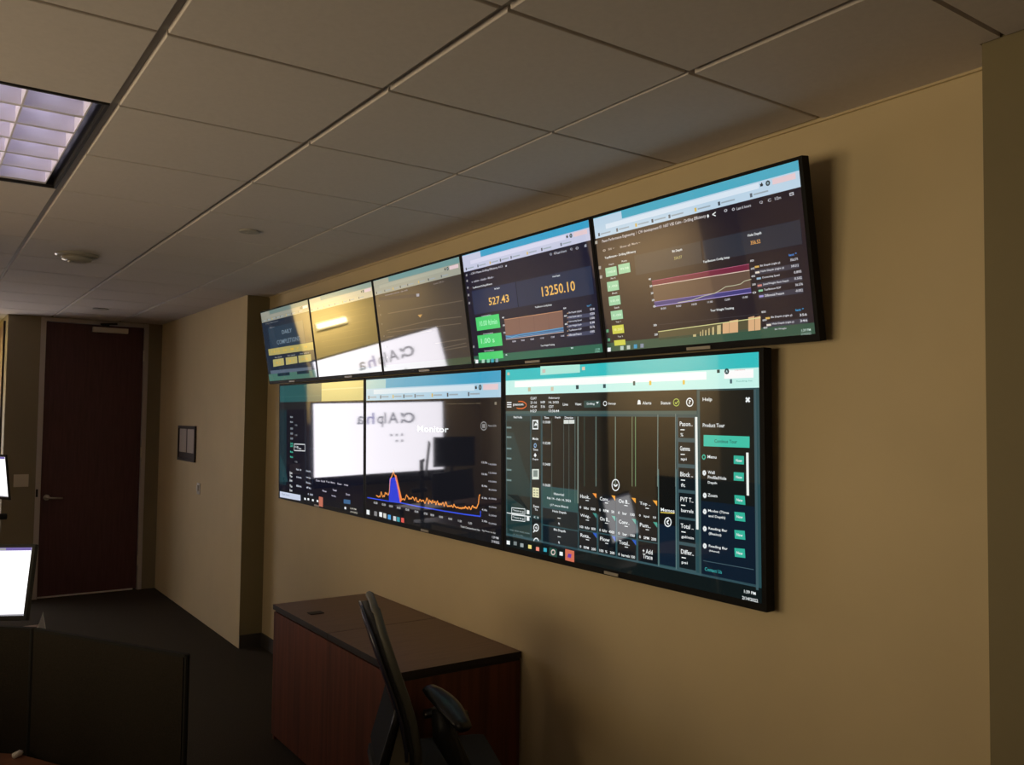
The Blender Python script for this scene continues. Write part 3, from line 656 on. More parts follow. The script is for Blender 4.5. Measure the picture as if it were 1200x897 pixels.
  ('l',((0.8293,0.8734),(0.9795,0.8717)),0.002,(70,95,105),4),
  ('x', 0.8341, 0.8864, 0.9068, 0.0149, 'Contact Us', (60, 170, 170), 4),
  ('r',0,0.94,1,1,(8,20,22),2),
  ('q',((0.0035,0.9675),(0.0212,0.9667),(0.0212,0.9876),(0.0034,0.9886)),(235,240,240),4),
  ('q',((0.0417,0.9637),(0.0591,0.9628),(0.059,0.9835),(0.0417,0.9845)),(120,130,130),4),
  ('q',((0.0777,0.9661),(0.0947,0.9652),(0.0946,0.9857),(0.0776,0.9866)),(150,160,160),4),
  ('q',((0.1198,0.9654),(0.1364,0.9646),(0.1363,0.9848),(0.1197,0.9857)),(235,220,130),4),
  ('q',((0.1595,0.968),(0.1756,0.9671),(0.1756,0.9871),(0.1594,0.988)),(235,140,120),4),
  ('q',((0.1976,0.9642),(0.2133,0.9634),(0.2132,0.9831),(0.1975,0.984)),(60,170,190),4),
  ('q',((0.2748,0.9665),(0.2897,0.9657),(0.2897,0.9849),(0.2747,0.9858)),(235,240,240),4),
  ('q',((0.2257,0.9557),(0.2622,0.9556),(0.262,0.9999),(0.2255,0.9991)),(35,75,65),3),
  ('l',((0.2532,0.975),(0.2523,0.9807),(0.2498,0.9856),(0.2462,0.9889),(0.2422,0.9898),(0.2386,0.9883),(0.2361,0.9845),(0.2353,0.9792),(0.2363,0.9735),(0.2388,0.9686),(0.2425,0.9653),(0.2465,0.9645),(0.25,0.9661),(0.2524,0.97),(0.2532,0.9752)),0.005,(220,200,190),4),
  ('q',((0.3016,0.9465),(0.3423,0.9478),(0.3421,1.0045),(0.3013,1.0039)),(205,110,85),4),
  ('q',((0.315,0.9672),(0.3302,0.9669),(0.3271,0.9866),(0.3119,0.9863)),(110,60,160),5),
  ('x', 0.9514, 0.9841, 0.9659, 0.0129, '1:39 PM', (235, 240, 240), 4),
  ('x', 0.9456, 0.9902, 0.9929, 0.0129, '2/14/2022', (235, 240, 240), 4),
 ]),
 'U5': ((32, 26, 36), [
  ('r',0,0,1,0.152,(186,210,228),1),
  ('r',0,0,1,0.058,(78,168,192),2),
  ('r',0,0.004,0.17,0.058,(186,210,228),3),
  ('r',0.07,0.066,0.84,0.1,(215,228,240),2),
  ('r',0.895,0.066,0.985,0.1,(225,200,205),2),
  ('q',((0.845,0.076),(0.85,0.076),(0.851,0.07),(0.854,0.07),(0.855,0.076),(0.858,0.084),(0.856,0.092),(0.846,0.092)),(40,45,50),3),
  ('q',((0.8865,0.083),(0.8837,0.095),(0.877,0.1),(0.8703,0.095),(0.8675,0.083),(0.8703,0.071),(0.877,0.066),(0.8837,0.0709)),(45,60,65),3),
  ('q',((0.881,0.083),(0.8798,0.0887),(0.877,0.091),(0.8742,0.0887),(0.873,0.083),(0.8742,0.0774),(0.877,0.075),(0.8798,0.0773)),(150,170,180),4),
  ('r',0.02,0.116,0.03,0.14,(60,70,80),3),
  ('r',0.035,0.123,0.095,0.132,(150,165,175),2),
  ('r',0.13,0.116,0.14,0.14,(90,100,110),3),
  ('r',0.145,0.123,0.205,0.132,(150,165,175),2),
  ('r',0.24,0.116,0.25,0.14,(210,180,90),3),
  ('r',0.255,0.123,0.315,0.132,(150,165,175),2),
  ('r',0.33,0.116,0.34,0.14,(60,70,80),3),
  ('r',0.345,0.123,0.405,0.132,(150,165,175),2),
  ('r',0.42,0.116,0.43,0.14,(90,100,110),3),
  ('r',0.435,0.123,0.495,0.132,(150,165,175),2),
  ('r',0.55,0.116,0.56,0.14,(210,180,90),3),
  ('r',0.565,0.123,0.625,0.132,(150,165,175),2),
  ('r',0.66,0.116,0.67,0.14,(60,70,80),3),
  ('r',0.675,0.123,0.735,0.132,(150,165,175),2),
  ('r',0.8,0.116,0.81,0.14,(90,100,110),3),
  ('r',0.815,0.123,0.875,0.132,(150,165,175),2),
  ('x', 0.0394, 0.5998, 0.185, 0.0265, 'Pason Performance Engineering  /  CW development 01 1607 VSE Calm - Drilling Efficiency', (205, 200, 200), 4),
  ('q',((0.6043,0.1851),(0.6105,0.1753),(0.6149,0.1887),(0.6085,0.2015)),(235,240,240),4),
  ('l',((0.646,0.1756),(0.6303,0.185),(0.6443,0.1987)),0.005,(235,240,240),3),
  ('x', 0.6837, 0.6983, 0.1809, 0.0185, 'o', (190, 190, 195), 4),
  ('x', 0.7187, 0.731, 0.1847, 0.0183, 'o', (190, 190, 195), 4),
  ('x', 0.739, 0.7999, 0.1861, 0.0181, 'Last 6 hours', (190, 190, 195), 4),
  ('x', 0.8359, 0.8493, 0.1846, 0.0177, 'Q', (190, 190, 195), 4),
  ('x', 0.8701, 0.8834, 0.1838, 0.0176, 'C', (190, 190, 195), 4),
  ('x', 0.8983, 0.9222, 0.183, 0.0174, '1/2m', (190, 190, 195), 4),
  ('q',((0.9556,0.1713),(0.9717,0.1706),(0.9723,0.1884),(0.9562,0.1891)),(190,190,195),4),
  ('q',((0.9588,0.1779),(0.9677,0.1772),(0.969,0.1844),(0.9601,0.1851)),(40,36,40),5),
  ('x', 0.0374, 0.0548, 0.2517, 0.0168, 'o', (190, 180, 170), 4),
  ('x', 0.0721, 0.1089, 0.2496, 0.0166, 'bit ~', (190, 180, 170), 4),
  ('x', 0.1419, 0.2003, 0.254, 0.0163, 'Show all', (190, 180, 170), 4),
  ('x', 0.2099, 0.2573, 0.2522, 0.0161, 'More ~', (190, 180, 170), 4),
  ('x', 0.0442, 0.2283, 0.3094, 0.0214, 'Top/Bottom - Drilling Efficiency', (235, 240, 240), 4),
  ('r',0.215,0.335,0.562,0.476,(42,46,56),2),
  ('r',0.572,0.335,0.985,0.476,(42,46,58),2),
  ('x', 0.4206, 0.4704, 0.3648, 0.0199, 'Bit Depth', (235, 240, 240), 4),
  ('x', 0.4265, 0.4667, 0.4112, 0.0199, '554.57', (170, 165, 110), 4),
  ('x', 0.7744, 0.831, 0.3657, 0.0208, 'Hole Depth', (235, 240, 240), 4),
  ('x', 0.783, 0.824, 0.4114, 0.0237, '356.52', (225, 165, 90), 4),
  ('x', 0.5647, 0.6871, 0.4735, 0.019, 'Top/Bottom Config Setup', (235, 240, 240), 4),
  ('q',((0.2977,0.5357),(0.7672,0.5371),(0.7648,0.7122),(0.2981,0.7134)),(98,78,66),2),
  ('q',((0.2977,0.5357),(0.7672,0.5371),(0.7666,0.5729),(0.2975,0.5682)),(112,34,62),3),
  ('q',((0.2981,0.6824),(0.7647,0.6848),(0.7648,0.7122),(0.2981,0.7134)),(64,60,120),3),
  ('l',((0.2977,0.5357),(0.7672,0.5371)),0.003,(200,110,140),3),
  ('l',((0.2975,0.5682),(0.7665,0.5743)),0.004,(225,205,190),3),
  ('l',((0.2981,0.6824),(0.7647,0.6848)),0.003,(160,140,200),3),
  ('l',((0.2981,0.7134),(0.7648,0.7122)),0.004,(170,155,215),3),
  ('l',((0.4216,0.7092),(0.4922,0.707),(0.5502,0.6907),(0.6036,0.6834),(0.6284,0.6705),(0.6563,0.6526),(0.6929,0.6532),(0.7239,0.6498),(0.7401,0.636),(0.7705,0.6314)),0.0035,(190,190,160),4),
  ('x', 0.2812, 0.2939, 0.5195, 0.0144, '40', (235, 240, 240), 4),
  ('x', 0.2835, 0.2962, 0.569, 0.0144, '30', (235, 240, 240), 4),
  ('x', 0.2857, 0.2984, 0.6184, 0.0144, '20', (235, 240, 240), 4),
  ('x', 0.2879, 0.3006, 0.6678, 0.0145, '10', (235, 240, 240), 4),
  ('x', 0.2906, 0.3032, 0.7124, 0.0145, '0', (235, 240, 240), 4),
  ('x', 0.3303, 0.3577, 0.7348, 0.0143, '8:00', (200, 200, 205), 4),
  ('x', 0.4101, 0.4364, 0.7332, 0.014, '9:00', (200, 200, 205), 4),
  ('x', 0.4888, 0.5141, 0.7352, 0.0138, '10:00', (200, 200, 205), 4),
  ('x', 0.5657, 0.5901, 0.7343, 0.0135, '11:00', (200, 200, 205), 4),
  ('x', 0.646, 0.6693, 0.7346, 0.0132, '12:00', (200, 200, 205), 4),
  ('x', 0.7249, 0.7472, 0.7354, 0.0129, '13:00', (200, 200, 205), 4),
  ('x', 0.7735, 0.7892, 0.5192, 0.0127, '800', (210, 210, 210), 4),
  ('x', 0.773, 0.7887, 0.5678, 0.0127, '600', (210, 210, 210), 4),
  ('x', 0.7717, 0.7874, 0.6148, 0.0127, '400', (210, 210, 210), 4),
  ('x', 0.7711, 0.7869, 0.6649, 0.0127, '200', (210, 210, 210), 4),
  ('x', 0.7696, 0.7853, 0.7149, 0.0128, '0', (210, 210, 210), 4),
  ('x', 0.9304, 0.961, 0.5254, 0.0148, 'last *', (80, 140, 215), 4),
  ('r',0.7902,0.5555,0.8082,0.5675,(210,170,90),4),
  ('x', 0.8134, 0.8935, 0.5607, 0.0152, 'Bit Depth (right y)', (215, 215, 220), 4),
  ('x', 0.9339, 0.9625, 0.5561, 0.0148, '356.571', (215, 215, 220), 4),
  ('q',((0.787,0.5793),(0.9662,0.5812),(0.9652,0.6108),(0.7866,0.6122)),(56,56,70),2),
  ('r',0.7898,0.5897,0.8078,0.6017,(225,215,200),4),
  ('x', 0.813, 0.9069, 0.5946, 0.0152, 'Hole Depth (right y)', (215, 215, 220), 4),
  ('x', 0.9351, 0.9636, 0.5932, 0.0148, '349.512', (215, 215, 220), 4),
  ('r',0.793,0.6277,0.811,0.6397,(150,180,200),4),
  ('x', 0.8162, 0.8867, 0.6332, 0.0152, 'Connecting Speed', (215, 215, 220), 4),
  ('x', 0.9434, 0.9718, 0.6308, 0.0148, '0.895', (215, 215, 220), 4),
  ('q',((0.7911,0.6604),(0.9738,0.655),(0.9728,0.6847),(0.7908,0.6933)),(56,56,70),2),
  ('r',0.7939,0.6708,0.8119,0.6828,(200,130,120),4),
  ('x', 0.8171, 0.92, 0.6744, 0.0152, 'Joint/Weight Slack Depth', (215, 215, 220), 4),
  ('x', 0.9428, 0.9712, 0.6674, 0.0148, '0.502', (215, 215, 220), 4),
  ('r',0.7956,0.7026,0.8136,0.7146,(140,200,160),4),
  ('x', 0.8188, 0.8873, 0.7081, 0.0153, 'Top/Bottom ROP', (215, 215, 220), 4),
  ('x', 0.9439, 0.9724, 0.7045, 0.0148, '36.576', (215, 215, 220), 4),
  ('q',((0.7934,0.7267),(0.9727,0.7268),(0.9717,0.7565),(0.793,0.7596)),(56,56,70),2),
  ('r',0.7961,0.7371,0.8141,0.7491,(160,150,210),4),
  ('x', 0.8193, 0.8979, 0.7423, 0.0153, 'Differential Pressure', (215, 215, 220), 4),
  ('x', 0.9416, 0.9701, 0.7395, 0.0148, '-0.002', (215, 215, 220), 4),
  ('x', 0.5755, 0.6828, 0.7937, 0.0192, 'Tour Weight Tracking', (235, 240, 240), 4),
  ('l',((0.3,0.8428),(0.7896,0.8508)),0.002,(70,68,72),3),
  ('q',((0.3023,0.8906),(0.793,0.8729),(0.7908,0.9473),(0.3011,0.9509)),(84,80,58),2),
  ('l',((0.3023,0.8906),(0.793,0.8729)),0.004,(215,215,150),4),
  ('q',((0.4802,0.9349),(0.4952,0.9341),(0.494,0.9495),(0.479,0.9496)),(196,180,130),3),
  ('q',((0.5157,0.9202),(0.5203,0.9187),(0.518,0.9493),(0.5134,0.9493)),(196,180,130),3),
  ('q',((0.5277,0.9115),(0.5323,0.9095),(0.5293,0.9492),(0.5248,0.9493)),(196,180,130),3),
  ('q',((0.5409,0.9144),(0.5467,0.9126),(0.5439,0.9491),(0.5383,0.9492)),(196,180,130),3),
  ('q',((0.5572,0.9058),(0.5629,0.9036),(0.5595,0.949),(0.5539,0.949)),(196,180,130),3),
  ('q',((0.5753,0.9001),(0.5843,0.8976),(0.5804,0.9489),(0.5716,0.9489)),(196,180,130),3),
  ('q',((0.5989,0.8917),(0.6164,0.8889),(0.612,0.9486),(0.5946,0.9487)),(196,180,130),3),
  ('q',((0.6256,0.8806),(0.6556,0.8774),(0.6504,0.9483),(0.6206,0.9486)),(215,172,128),3),
  ('q',((0.6571,0.8712),(0.696,0.8677),(0.6902,0.948),(0.6515,0.9483)),(215,172,128),3),
  ('q',((0.7411,0.8627),(0.7674,0.8587),(0.7612,0.9475),(0.7351,0.9477)),(215,172,128),3),
  ('q',((0.7689,0.8659),(0.7928,0.862),(0.7869,0.9473),(0.7632,0.9475)),(215,172,128),3),
  ('x', 0.7992, 0.8166, 0.8396, 0.0127, '800', (210, 210, 210), 4),
  ('x', 0.7996, 0.8171, 0.8897, 0.0127, '600', (210, 210, 210), 4),
  ('x', 0.7993, 0.8167, 0.9369, 0.0128, '400', (210, 210, 210), 4),
  ('x', 0.281, 0.2986, 0.8429, 0.0146, '30', (235, 240, 240), 4),
  ('x', 0.2806, 0.2982, 0.9084, 0.0146, '20', (235, 240, 240), 4),
  ('x', 0.9352, 0.9666, 0.8508, 0.0149, 'last *', (70, 160, 215), 4),
  ('r',0.8129,0.8745,0.8309,0.8865,(210,170,90),4),
  ('x', 0.8359, 0.9201, 0.8786, 0.0152, 'Bit Depth (right y)', (215, 215, 220), 4),
  ('x', 0.9484, 0.9768, 0.883, 0.0149, '356', (215, 215, 220), 4),
  ('q',((0.8121,0.906),(0.979,0.9034),(0.978,0.9332),(0.8118,0.9389)),(56,56,70),2),
  ('r',0.8148,0.9162,0.8328,0.9282,(225,215,200),4),
  ('x', 0.8378, 0.9247, 0.919, 0.0153, 'Hole Depth (right y)', (215, 215, 220), 4),
  ('x', 0.948, 0.9764, 0.9171, 0.0149, '346', (215, 215, 220), 4),
  ('x', 0.8462, 0.893, 0.953, 0.0125, 'Bit Weight', (200, 200, 205), 4),
  ('r',0.0399,0.3821,0.1078,0.4483,(150,205,165),4),
  ('x', 0.0647, 0.0958, 0.363, 0.0134, 'Depth', (210, 210, 205), 4),
  ('x', 0.0515, 0.0993, 0.4158, 0.0151, '100.0', (215, 240, 215), 5),
  ('r',0.1185,0.3762,0.1863,0.4452,(150,205,165),4),
  ('x', 0.1423, 0.1723, 0.3575, 0.0131, 'Rate', (210, 210, 205), 4),
  ('x', 0.1294, 0.1782, 0.4113, 0.0148, '99.98', (215, 240, 215), 5),
  ('r',0.0405,0.486,0.1093,0.556,(150,205,165),4),
  ('x', 0.0653, 0.0964, 0.4659, 0.0134, 'Slip %', (210, 210, 205), 4),
  ('x', 0.0518, 0.1011, 0.5216, 0.0152, '1.00', (215, 240, 215), 5),
  ('r',0.0406,0.5952,0.1096,0.6619,(150,205,165),4),
  ('x', 0.0654, 0.0965, 0.574, 0.0135, 'Block', (210, 210, 205), 4),
  ('x', 0.052, 0.1013, 0.629, 0.0152, '10.0', (215, 240, 215), 5),
  ('r',0.0437,0.7033,0.1141,0.7685,(150,205,165),4),
  ('x', 0.0685, 0.0996, 0.6811, 0.0135, 'Stack', (210, 210, 205), 4),
  ('x', 0.0551, 0.1057, 0.7364, 0.0153, '5.00', (215, 240, 215), 5),
  ('r',0.0426,0.8108,0.1118,0.8725,(205,205,80),4),
  ('x', 0.0674, 0.0985, 0.7876, 0.0136, 'Tap 1', (210, 210, 205), 4),
  ('x', 0.054, 0.1034, 0.8421, 0.0153, '0.20', (235, 235, 160), 5),
  ('r',0.0455,0.9207,0.1124,0.9599,(205,205,80),4),
  ('x', 0.0703, 0.1014, 0.8965, 0.0136, 'Tap 2', (210, 210, 205), 4),
  ('x', 0.0579, 0.103, 0.9406, 0.0154, ' ', (235, 235, 160), 5),
  ('q',((-0.003,0.1675),(0.0115,0.17),(0.0094,0.192),(-0.0051,0.1895)),(160,160,155),4),
  ('q',((0.0014,0.3568),(0.0159,0.3587),(0.0139,0.3808),(-0.0006,0.379)),(160,160,155),4),
  ('q',((0.0023,0.4268),(0.0168,0.4285),(0.0147,0.4506),(0.0002,0.449)),(160,160,155),4),
  ('q',((0.0058,0.8333),(0.0203,0.8336),(0.0182,0.8561),(0.0037,0.8558)),(90,160,120),4),
  ('q',((0.0084,0.9003),(0.0229,0.9004),(0.0209,0.9229),(0.0063,0.9229)),(90,160,120),4),
  ('r',0,0.935,1,1,(52,84,68),2),
  ('q',((0.0006,0.9697),(0.0209,0.9702),(0.0182,0.9997),(-0.0021,0.9993)),(235,240,240),4),
  ('q',((0.0797,0.9664),(0.0992,0.967),(0.0967,0.9959),(0.0771,0.9955)),(180,200,190),4),
  ('q',((0.1188,0.9658),(0.138,0.9663),(0.1355,0.995),(0.1162,0.9946)),(190,200,190),4),
  ('q',((0.16,0.9638),(0.1788,0.9643),(0.1764,0.9927),(0.1575,0.9923)),(60,150,190),4),
  ('q',((0.1976,0.9632),(0.2161,0.9637),(0.2137,0.9919),(0.1952,0.9915)),(130,140,160),4),
  ('x', 0.9497, 0.985, 0.9739, 0.0163, '1:39 PM', (190, 210, 200), 4),
  ('x', 0.9466, 0.9854, 0.9949, 0.0136, '2/14/2022', (150, 170, 160), 4),
 ]),
 'U4': ((16, 20, 44), [
  ('r',0,0,1,0.152,(196,200,224),1),
  ('r',0,0,1,0.056,(52,158,198),2),
  ('r',0,0.004,0.17,0.056,(196,200,224),3),
  ('r',0.07,0.064,0.84,0.098,(214,214,236),2),
  ('r',0.895,0.064,0.985,0.098,(225,200,205),2),
  ('q',((0.845,0.074),(0.85,0.074),(0.851,0.068),(0.854,0.068),(0.855,0.074),(0.858,0.082),(0.856,0.09),(0.846,0.09)),(40,45,50),3),
  ('q',((0.8865,0.081),(0.8837,0.093),(0.877,0.098),(0.8703,0.093),(0.8675,0.081),(0.8703,0.069),(0.877,0.064),(0.8837,0.0689)),(45,60,65),3),
  ('q',((0.881,0.081),(0.8798,0.0867),(0.877,0.089),(0.8742,0.0867),(0.873,0.081),(0.8742,0.0754),(0.877,0.073),(0.8798,0.0753)),(150,170,180),4),
  ('r',0.02,0.116,0.03,0.14,(60,70,80),3),
  ('r',0.035,0.123,0.095,0.132,(150,165,175),2),
  ('r',0.13,0.116,0.14,0.14,(90,100,110),3),
  ('r',0.145,0.123,0.205,0.132,(150,165,175),2),
  ('r',0.24,0.116,0.25,0.14,(210,180,90),3),
  ('r',0.255,0.123,0.315,0.132,(150,165,175),2),
  ('r',0.33,0.116,0.34,0.14,(60,70,80),3),
  ('r',0.345,0.123,0.405,0.132,(150,165,175),2),
  ('r',0.42,0.116,0.43,0.14,(90,100,110),3),
  ('r',0.435,0.123,0.495,0.132,(150,165,175),2),
  ('r',0.55,0.116,0.56,0.14,(210,180,90),3),
  ('r',0.565,0.123,0.625,0.132,(150,165,175),2),
  ('r',0.66,0.116,0.67,0.14,(60,70,80),3),
  ('r',0.675,0.123,0.735,0.132,(150,165,175),2),
  ('r',0.8,0.116,0.81,0.14,(90,100,110),3),
  ('r',0.815,0.123,0.875,0.132,(150,165,175),2),
  ('x', 0.0542, 0.347, 0.1851, 0.0237, '- CW / Pason Drilling Efficiency A1.5', (205, 205, 215), 4),
  ('q',((0.372,0.1817),(0.3835,0.1817),(0.3819,0.196),(0.3703,0.1961)),(200,200,210),4),
  ('x', 0.0619, 0.2652, 0.2554, 0.0195, 'o  admin - details - Mode -', (190, 190, 200), 4),
  ('x', 0.0631, 0.2433, 0.3131, 0.0196, 'Top/Bottom Drilling Efficiency', (235, 240, 240), 4),
  ('x', 0.7177, 0.7328, 0.1837, 0.02, 'Q', (190, 195, 205), 4),
  ('x', 0.7488, 0.7672, 0.1831, 0.0199, 'O', (190, 195, 205), 4),
  ('x', 0.7698, 0.8366, 0.1848, 0.0197, 'Last 6 hours', (190, 195, 205), 4),
  ('x', 0.8628, 0.877, 0.1833, 0.0194, 'Q', (190, 195, 205), 4),
  ('x', 0.8998, 0.9181, 0.1864, 0.0192, 'O', (190, 195, 205), 4),
  ('x', 0.9569, 0.9726, 0.184, 0.019, 'g', (190, 195, 205), 4),
  ('r',0.05,0.34,0.435,0.555,(32,46,76),2),
  ('r',0.44,0.34,0.985,0.555,(34,46,72),2),
  ('x', 0.257, 0.3018, 0.3637, 0.0177, 'Bit Depth', (235, 240, 240), 4),
  ('x', 0.7203, 0.7735, 0.3645, 0.0174, 'Hole Depth', (235, 240, 240), 4),
  ('x', 0.1944, 0.3687, 0.4631, 0.0678, '527.43', (238, 190, 96), 4),
  ('x', 0.6305, 0.8678, 0.4654, 0.0803, '13250.10', (238, 186, 96), 4),
  ('r',0.0582,0.5839,0.2688,0.7057,(72,206,112),3),
  ('x', 0.0887, 0.2479, 0.6446, 0.0486, '10.00 ft/min', (170, 240, 190), 5),
  ('x', 0.1161, 0.2014, 0.5812, 0.0137, 'Connecting Rate', (215, 215, 225), 4),
  ('r',0.0546,0.7491,0.2702,0.8637,(72,206,112),3),
  ('x', 0.0852, 0.2061, 0.8034, 0.049, '1.00 s', (170, 240, 190), 5),
  ('x', 0.1125, 0.1981, 0.7433, 0.0137, 'Connecting Speed', (215, 215, 225), 4),
  ('r',0.0453,0.9081,0.2649,0.9757,(72,206,112),3),
  ('x', 0.1039, 0.1894, 0.8976, 0.0138, 'Survey Rate', (215, 215, 225), 4),
  ('x', 0.5659, 0.6918, 0.5826, 0.0179, 'Top/Bottom Config Setup', (235, 240, 240), 4),
  ('q',((0.3099,0.6425),(0.7635,0.6441),(0.7555,0.81),(0.305,0.8164)),(128,94,82),2),
  ('q',((0.3058,0.7834),(0.7563,0.7772),(0.7555,0.81),(0.305,0.8164)),(62,104,148),3),
  ('l',((0.3099,0.6425),(0.7635,0.6441)),0.004,(205,150,110),4),
  ('l',((0.3058,0.7834),(0.3576,0.7992),(0.4296,0.788),(0.7563,0.7772)),0.004,(90,170,215),4),
  ('l',((0.305,0.8164),(0.7554,0.8114)),0.004,(205,175,160),4),
  ('l',((0.3049,0.8044),(0.7566,0.7992)),0.003,(120,170,200),4),
  ('l',((0.4315,0.643),(0.4252,0.8154)),0.0015,(110,84,80),4),
  ('l',((0.5473,0.6434),(0.5412,0.8146)),0.0015,(110,84,80),4),
  ('l',((0.6579,0.6437),(0.6519,0.8138)),0.0015,(110,84,80),4),
  ('x', 0.3573, 0.3859, 0.8405, 0.0147, '8:00', (205, 205, 215), 4),
  ('x', 0.4281, 0.4559, 0.8396, 0.0145, '9:00', (205, 205, 215), 4),
  ('x', 0.5036, 0.5306, 0.8396, 0.0143, '10:00', (205, 205, 215), 4),
  ('x', 0.5807, 0.6069, 0.8401, 0.014, '11:00', (205, 205, 215), 4),
  ('x', 0.6605, 0.6857, 0.8412, 0.0138, '12:00', (205, 205, 215), 4),
  ('x', 0.7315, 0.7561, 0.8415, 0.0136, '13:00', (205, 205, 215), 4),
  ('x', 0.2931, 0.3106, 0.6224, 0.0148, '40', (235, 240, 240), 4),
  ('x', 0.2914, 0.3089, 0.6899, 0.0148, '30', (235, 240, 240), 4),
  ('x', 0.2899, 0.3075, 0.7545, 0.0149, '20', (235, 240, 240), 4),
  ('x', 0.7715, 0.7906, 0.6261, 0.0134, '800', (235, 240, 240), 4),
  ('x', 0.7703, 0.7894, 0.6872, 0.0134, '600', (235, 240, 240), 4),
  ('x', 0.7686, 0.7877, 0.7524, 0.0135, '400', (235, 240, 240), 4),
  ('x', 0.8056, 0.8923, 0.6686, 0.0172, 'Bit Depth (right)', (215, 218, 228), 4),
  ('x', 0.9481, 0.9781, 0.6661, 0.0167, '527.43', (225, 225, 235), 4),
  ('q',((0.794,0.6658),(0.8023,0.6659),(0.8017,0.6725),(0.7933,0.6725)),(200,160,120),4),
  ('q',((0.7892,0.6894),(0.9678,0.6931),(0.9684,0.722),(0.7887,0.7193)),(60,66,92),2),
  ('x', 0.8022, 0.889, 0.703, 0.0172, 'Hole Depth (right y)', (215, 218, 228), 4),
  ('x', 0.9449, 0.9749, 0.6996, 0.0168, '13250', (225, 225, 235), 4),
  ('q',((0.7905,0.7006),(0.7989,0.7006),(0.7983,0.7073),(0.7899,0.7072)),(200,160,120),4),
  ('x', 0.7988, 0.8857, 0.7374, 0.0172, 'Connecting Speed', (215, 218, 228), 4),
  ('x', 0.9417, 0.9718, 0.7331, 0.0168, '1.000', (225, 225, 235), 4),
  ('q',((0.7871,0.7354),(0.7955,0.7354),(0.7948,0.7421),(0.7864,0.7421)),(200,160,120),4),
  ('q',((0.7823,0.7592),(0.9615,0.7601),(0.9621,0.7891),(0.7818,0.7891)),(60,66,92),2),
  ('x', 0.7953, 0.8825, 0.7719, 0.0173, 'Joint Weight Depth', (215, 218, 228), 4),
  ('x', 0.9385, 0.9687, 0.7668, 0.0168, '0.98', (225, 225, 235), 4),
  ('q',((0.7836,0.7703),(0.792,0.7702),(0.7914,0.7769),(0.783,0.777)),(200,160,120),4),
  ('x', 0.7919, 0.8792, 0.8065, 0.0173, 'Top/Bottom ROP', (215, 218, 228), 4),
  ('x', 0.9353, 0.9655, 0.8005, 0.0169, '55.76', (225, 225, 235), 4),
  ('q',((0.7802,0.8053),(0.7886,0.8051),(0.7879,0.8119),(0.7795,0.812)),(200,160,120),4),
  ('q',((0.7754,0.8292),(0.9552,0.8274),(0.9558,0.8564),(0.7748,0.8593)),(60,66,92),2),
  ('x', 0.7884, 0.8759, 0.8411, 0.0173, 'Differential Pressure', (215, 218, 228), 4),
  ('x', 0.9321, 0.9624, 0.8342, 0.0169, '-0.002', (225, 225, 235), 4),
  ('q',((0.7767,0.8404),(0.7851,0.8401),(0.7845,0.8469),(0.776,0.8471)),(200,160,120),4),
  ('x', 0.9318, 0.9588, 0.6353, 0.0142, 'last *', (80, 170, 225), 4),
  ('x', 0.5763, 0.6796, 0.9046, 0.0181, 'Tour Weight Tracking', (235, 240, 240), 4),
  ('x', 0.2855, 0.3004, 0.9495, 0.0135, '40', (235, 240, 240), 4),
  ('x', 0.7927, 0.8094, 0.9457, 0.0121, '800', (235, 240, 240), 4),
  ('r',0,0.935,1,1,(36,98,78),2),
  ('q',((0.0119,0.9678),(0.0379,0.9686),(0.0339,1.0017),(0.0079,1.001)),(235,240,240),4),
  ('q',((0.0715,0.9697),(0.0969,0.9705),(0.093,1.0032),(0.0676,1.0026)),(170,210,190),4),
  ('q',((0.1189,0.9713),(0.1438,0.972),(0.14,1.0044),(0.1151,1.0038)),(120,200,170),4),
  ('q',((0.1561,0.9725),(0.1807,0.9732),(0.177,1.0054),(0.1524,1.0048)),(60,160,180),4),
  ('q',((0.1959,0.9738),(0.2201,0.9745),(0.2165,1.0064),(0.1922,1.0058)),(130,160,170),4),
  ('x', 0.9537, 0.9825, 0.9729, 0.013, '1:39 PM', (150, 200, 180), 4),
  ('x', 0.9499, 0.983, 0.9904, 0.013, '2/14/2022', (140, 190, 170), 4),
  ('q',((0.0163,0.1736),(0.0293,0.1752),(0.0269,0.1951),(0.0138,0.1936)),(150,150,150),4),
  ('q',((0.0154,0.2257),(0.0284,0.2271),(0.0259,0.247),(0.0129,0.2457)),(150,150,150),4),
  ('q',((0.0142,0.2888),(0.0273,0.29),(0.0248,0.31),(0.0118,0.3088)),(150,150,150),4),
  ('q',((0.013,0.3567),(0.0261,0.3578),(0.0236,0.3778),(0.0106,0.3768)),(150,150,150),4),
  ('q',((0.0117,0.431),(0.0248,0.4319),(0.0223,0.452),(0.0093,0.4512)),(150,150,150),4),
  ('q',((0.0045,0.836),(0.0177,0.836),(0.0152,0.8564),(0.0021,0.8565)),(150,150,150),4),
  ('q',((0.0023,0.9605),(0.0155,0.9602),(0.013,0.9807),(-0.0001,0.9811)),(150,150,150),4),
 ]),
 'U3': ((66, 60, 56), [  # background lightened, part of the reflected room glow is in its colour
  ('r',0,0,1,0.16,(160,162,148),1),
  ('r',0,0,1,0.055,(110,150,150),2),
  ('r',0,0.004,0.2,0.055,(168,168,150),3),
  ('r',0.07,0.063,0.84,0.097,(170,172,156),2),
  ('r',0.895,0.063,0.985,0.097,(225,200,205),2),
  ('q',((0.845,0.073),(0.85,0.073),(0.851,0.067),(0.854,0.067),(0.855,0.073),(0.858,0.081),(0.856,0.089),(0.846,0.089)),(40,45,50),3),
  ('q',((0.8865,0.08),(0.8837,0.092),(0.877,0.097),(0.8703,0.092),(0.8675,0.08),(0.8703,0.068),(0.877,0.063),(0.8837,0.0679)),(45,60,65),3),
  ('q',((0.881,0.08),(0.8798,0.0857),(0.877,0.088),(0.8742,0.0857),(0.873,0.08),(0.8742,0.0744),(0.877,0.072),(0.8798,0.0743)),(150,170,180),4),
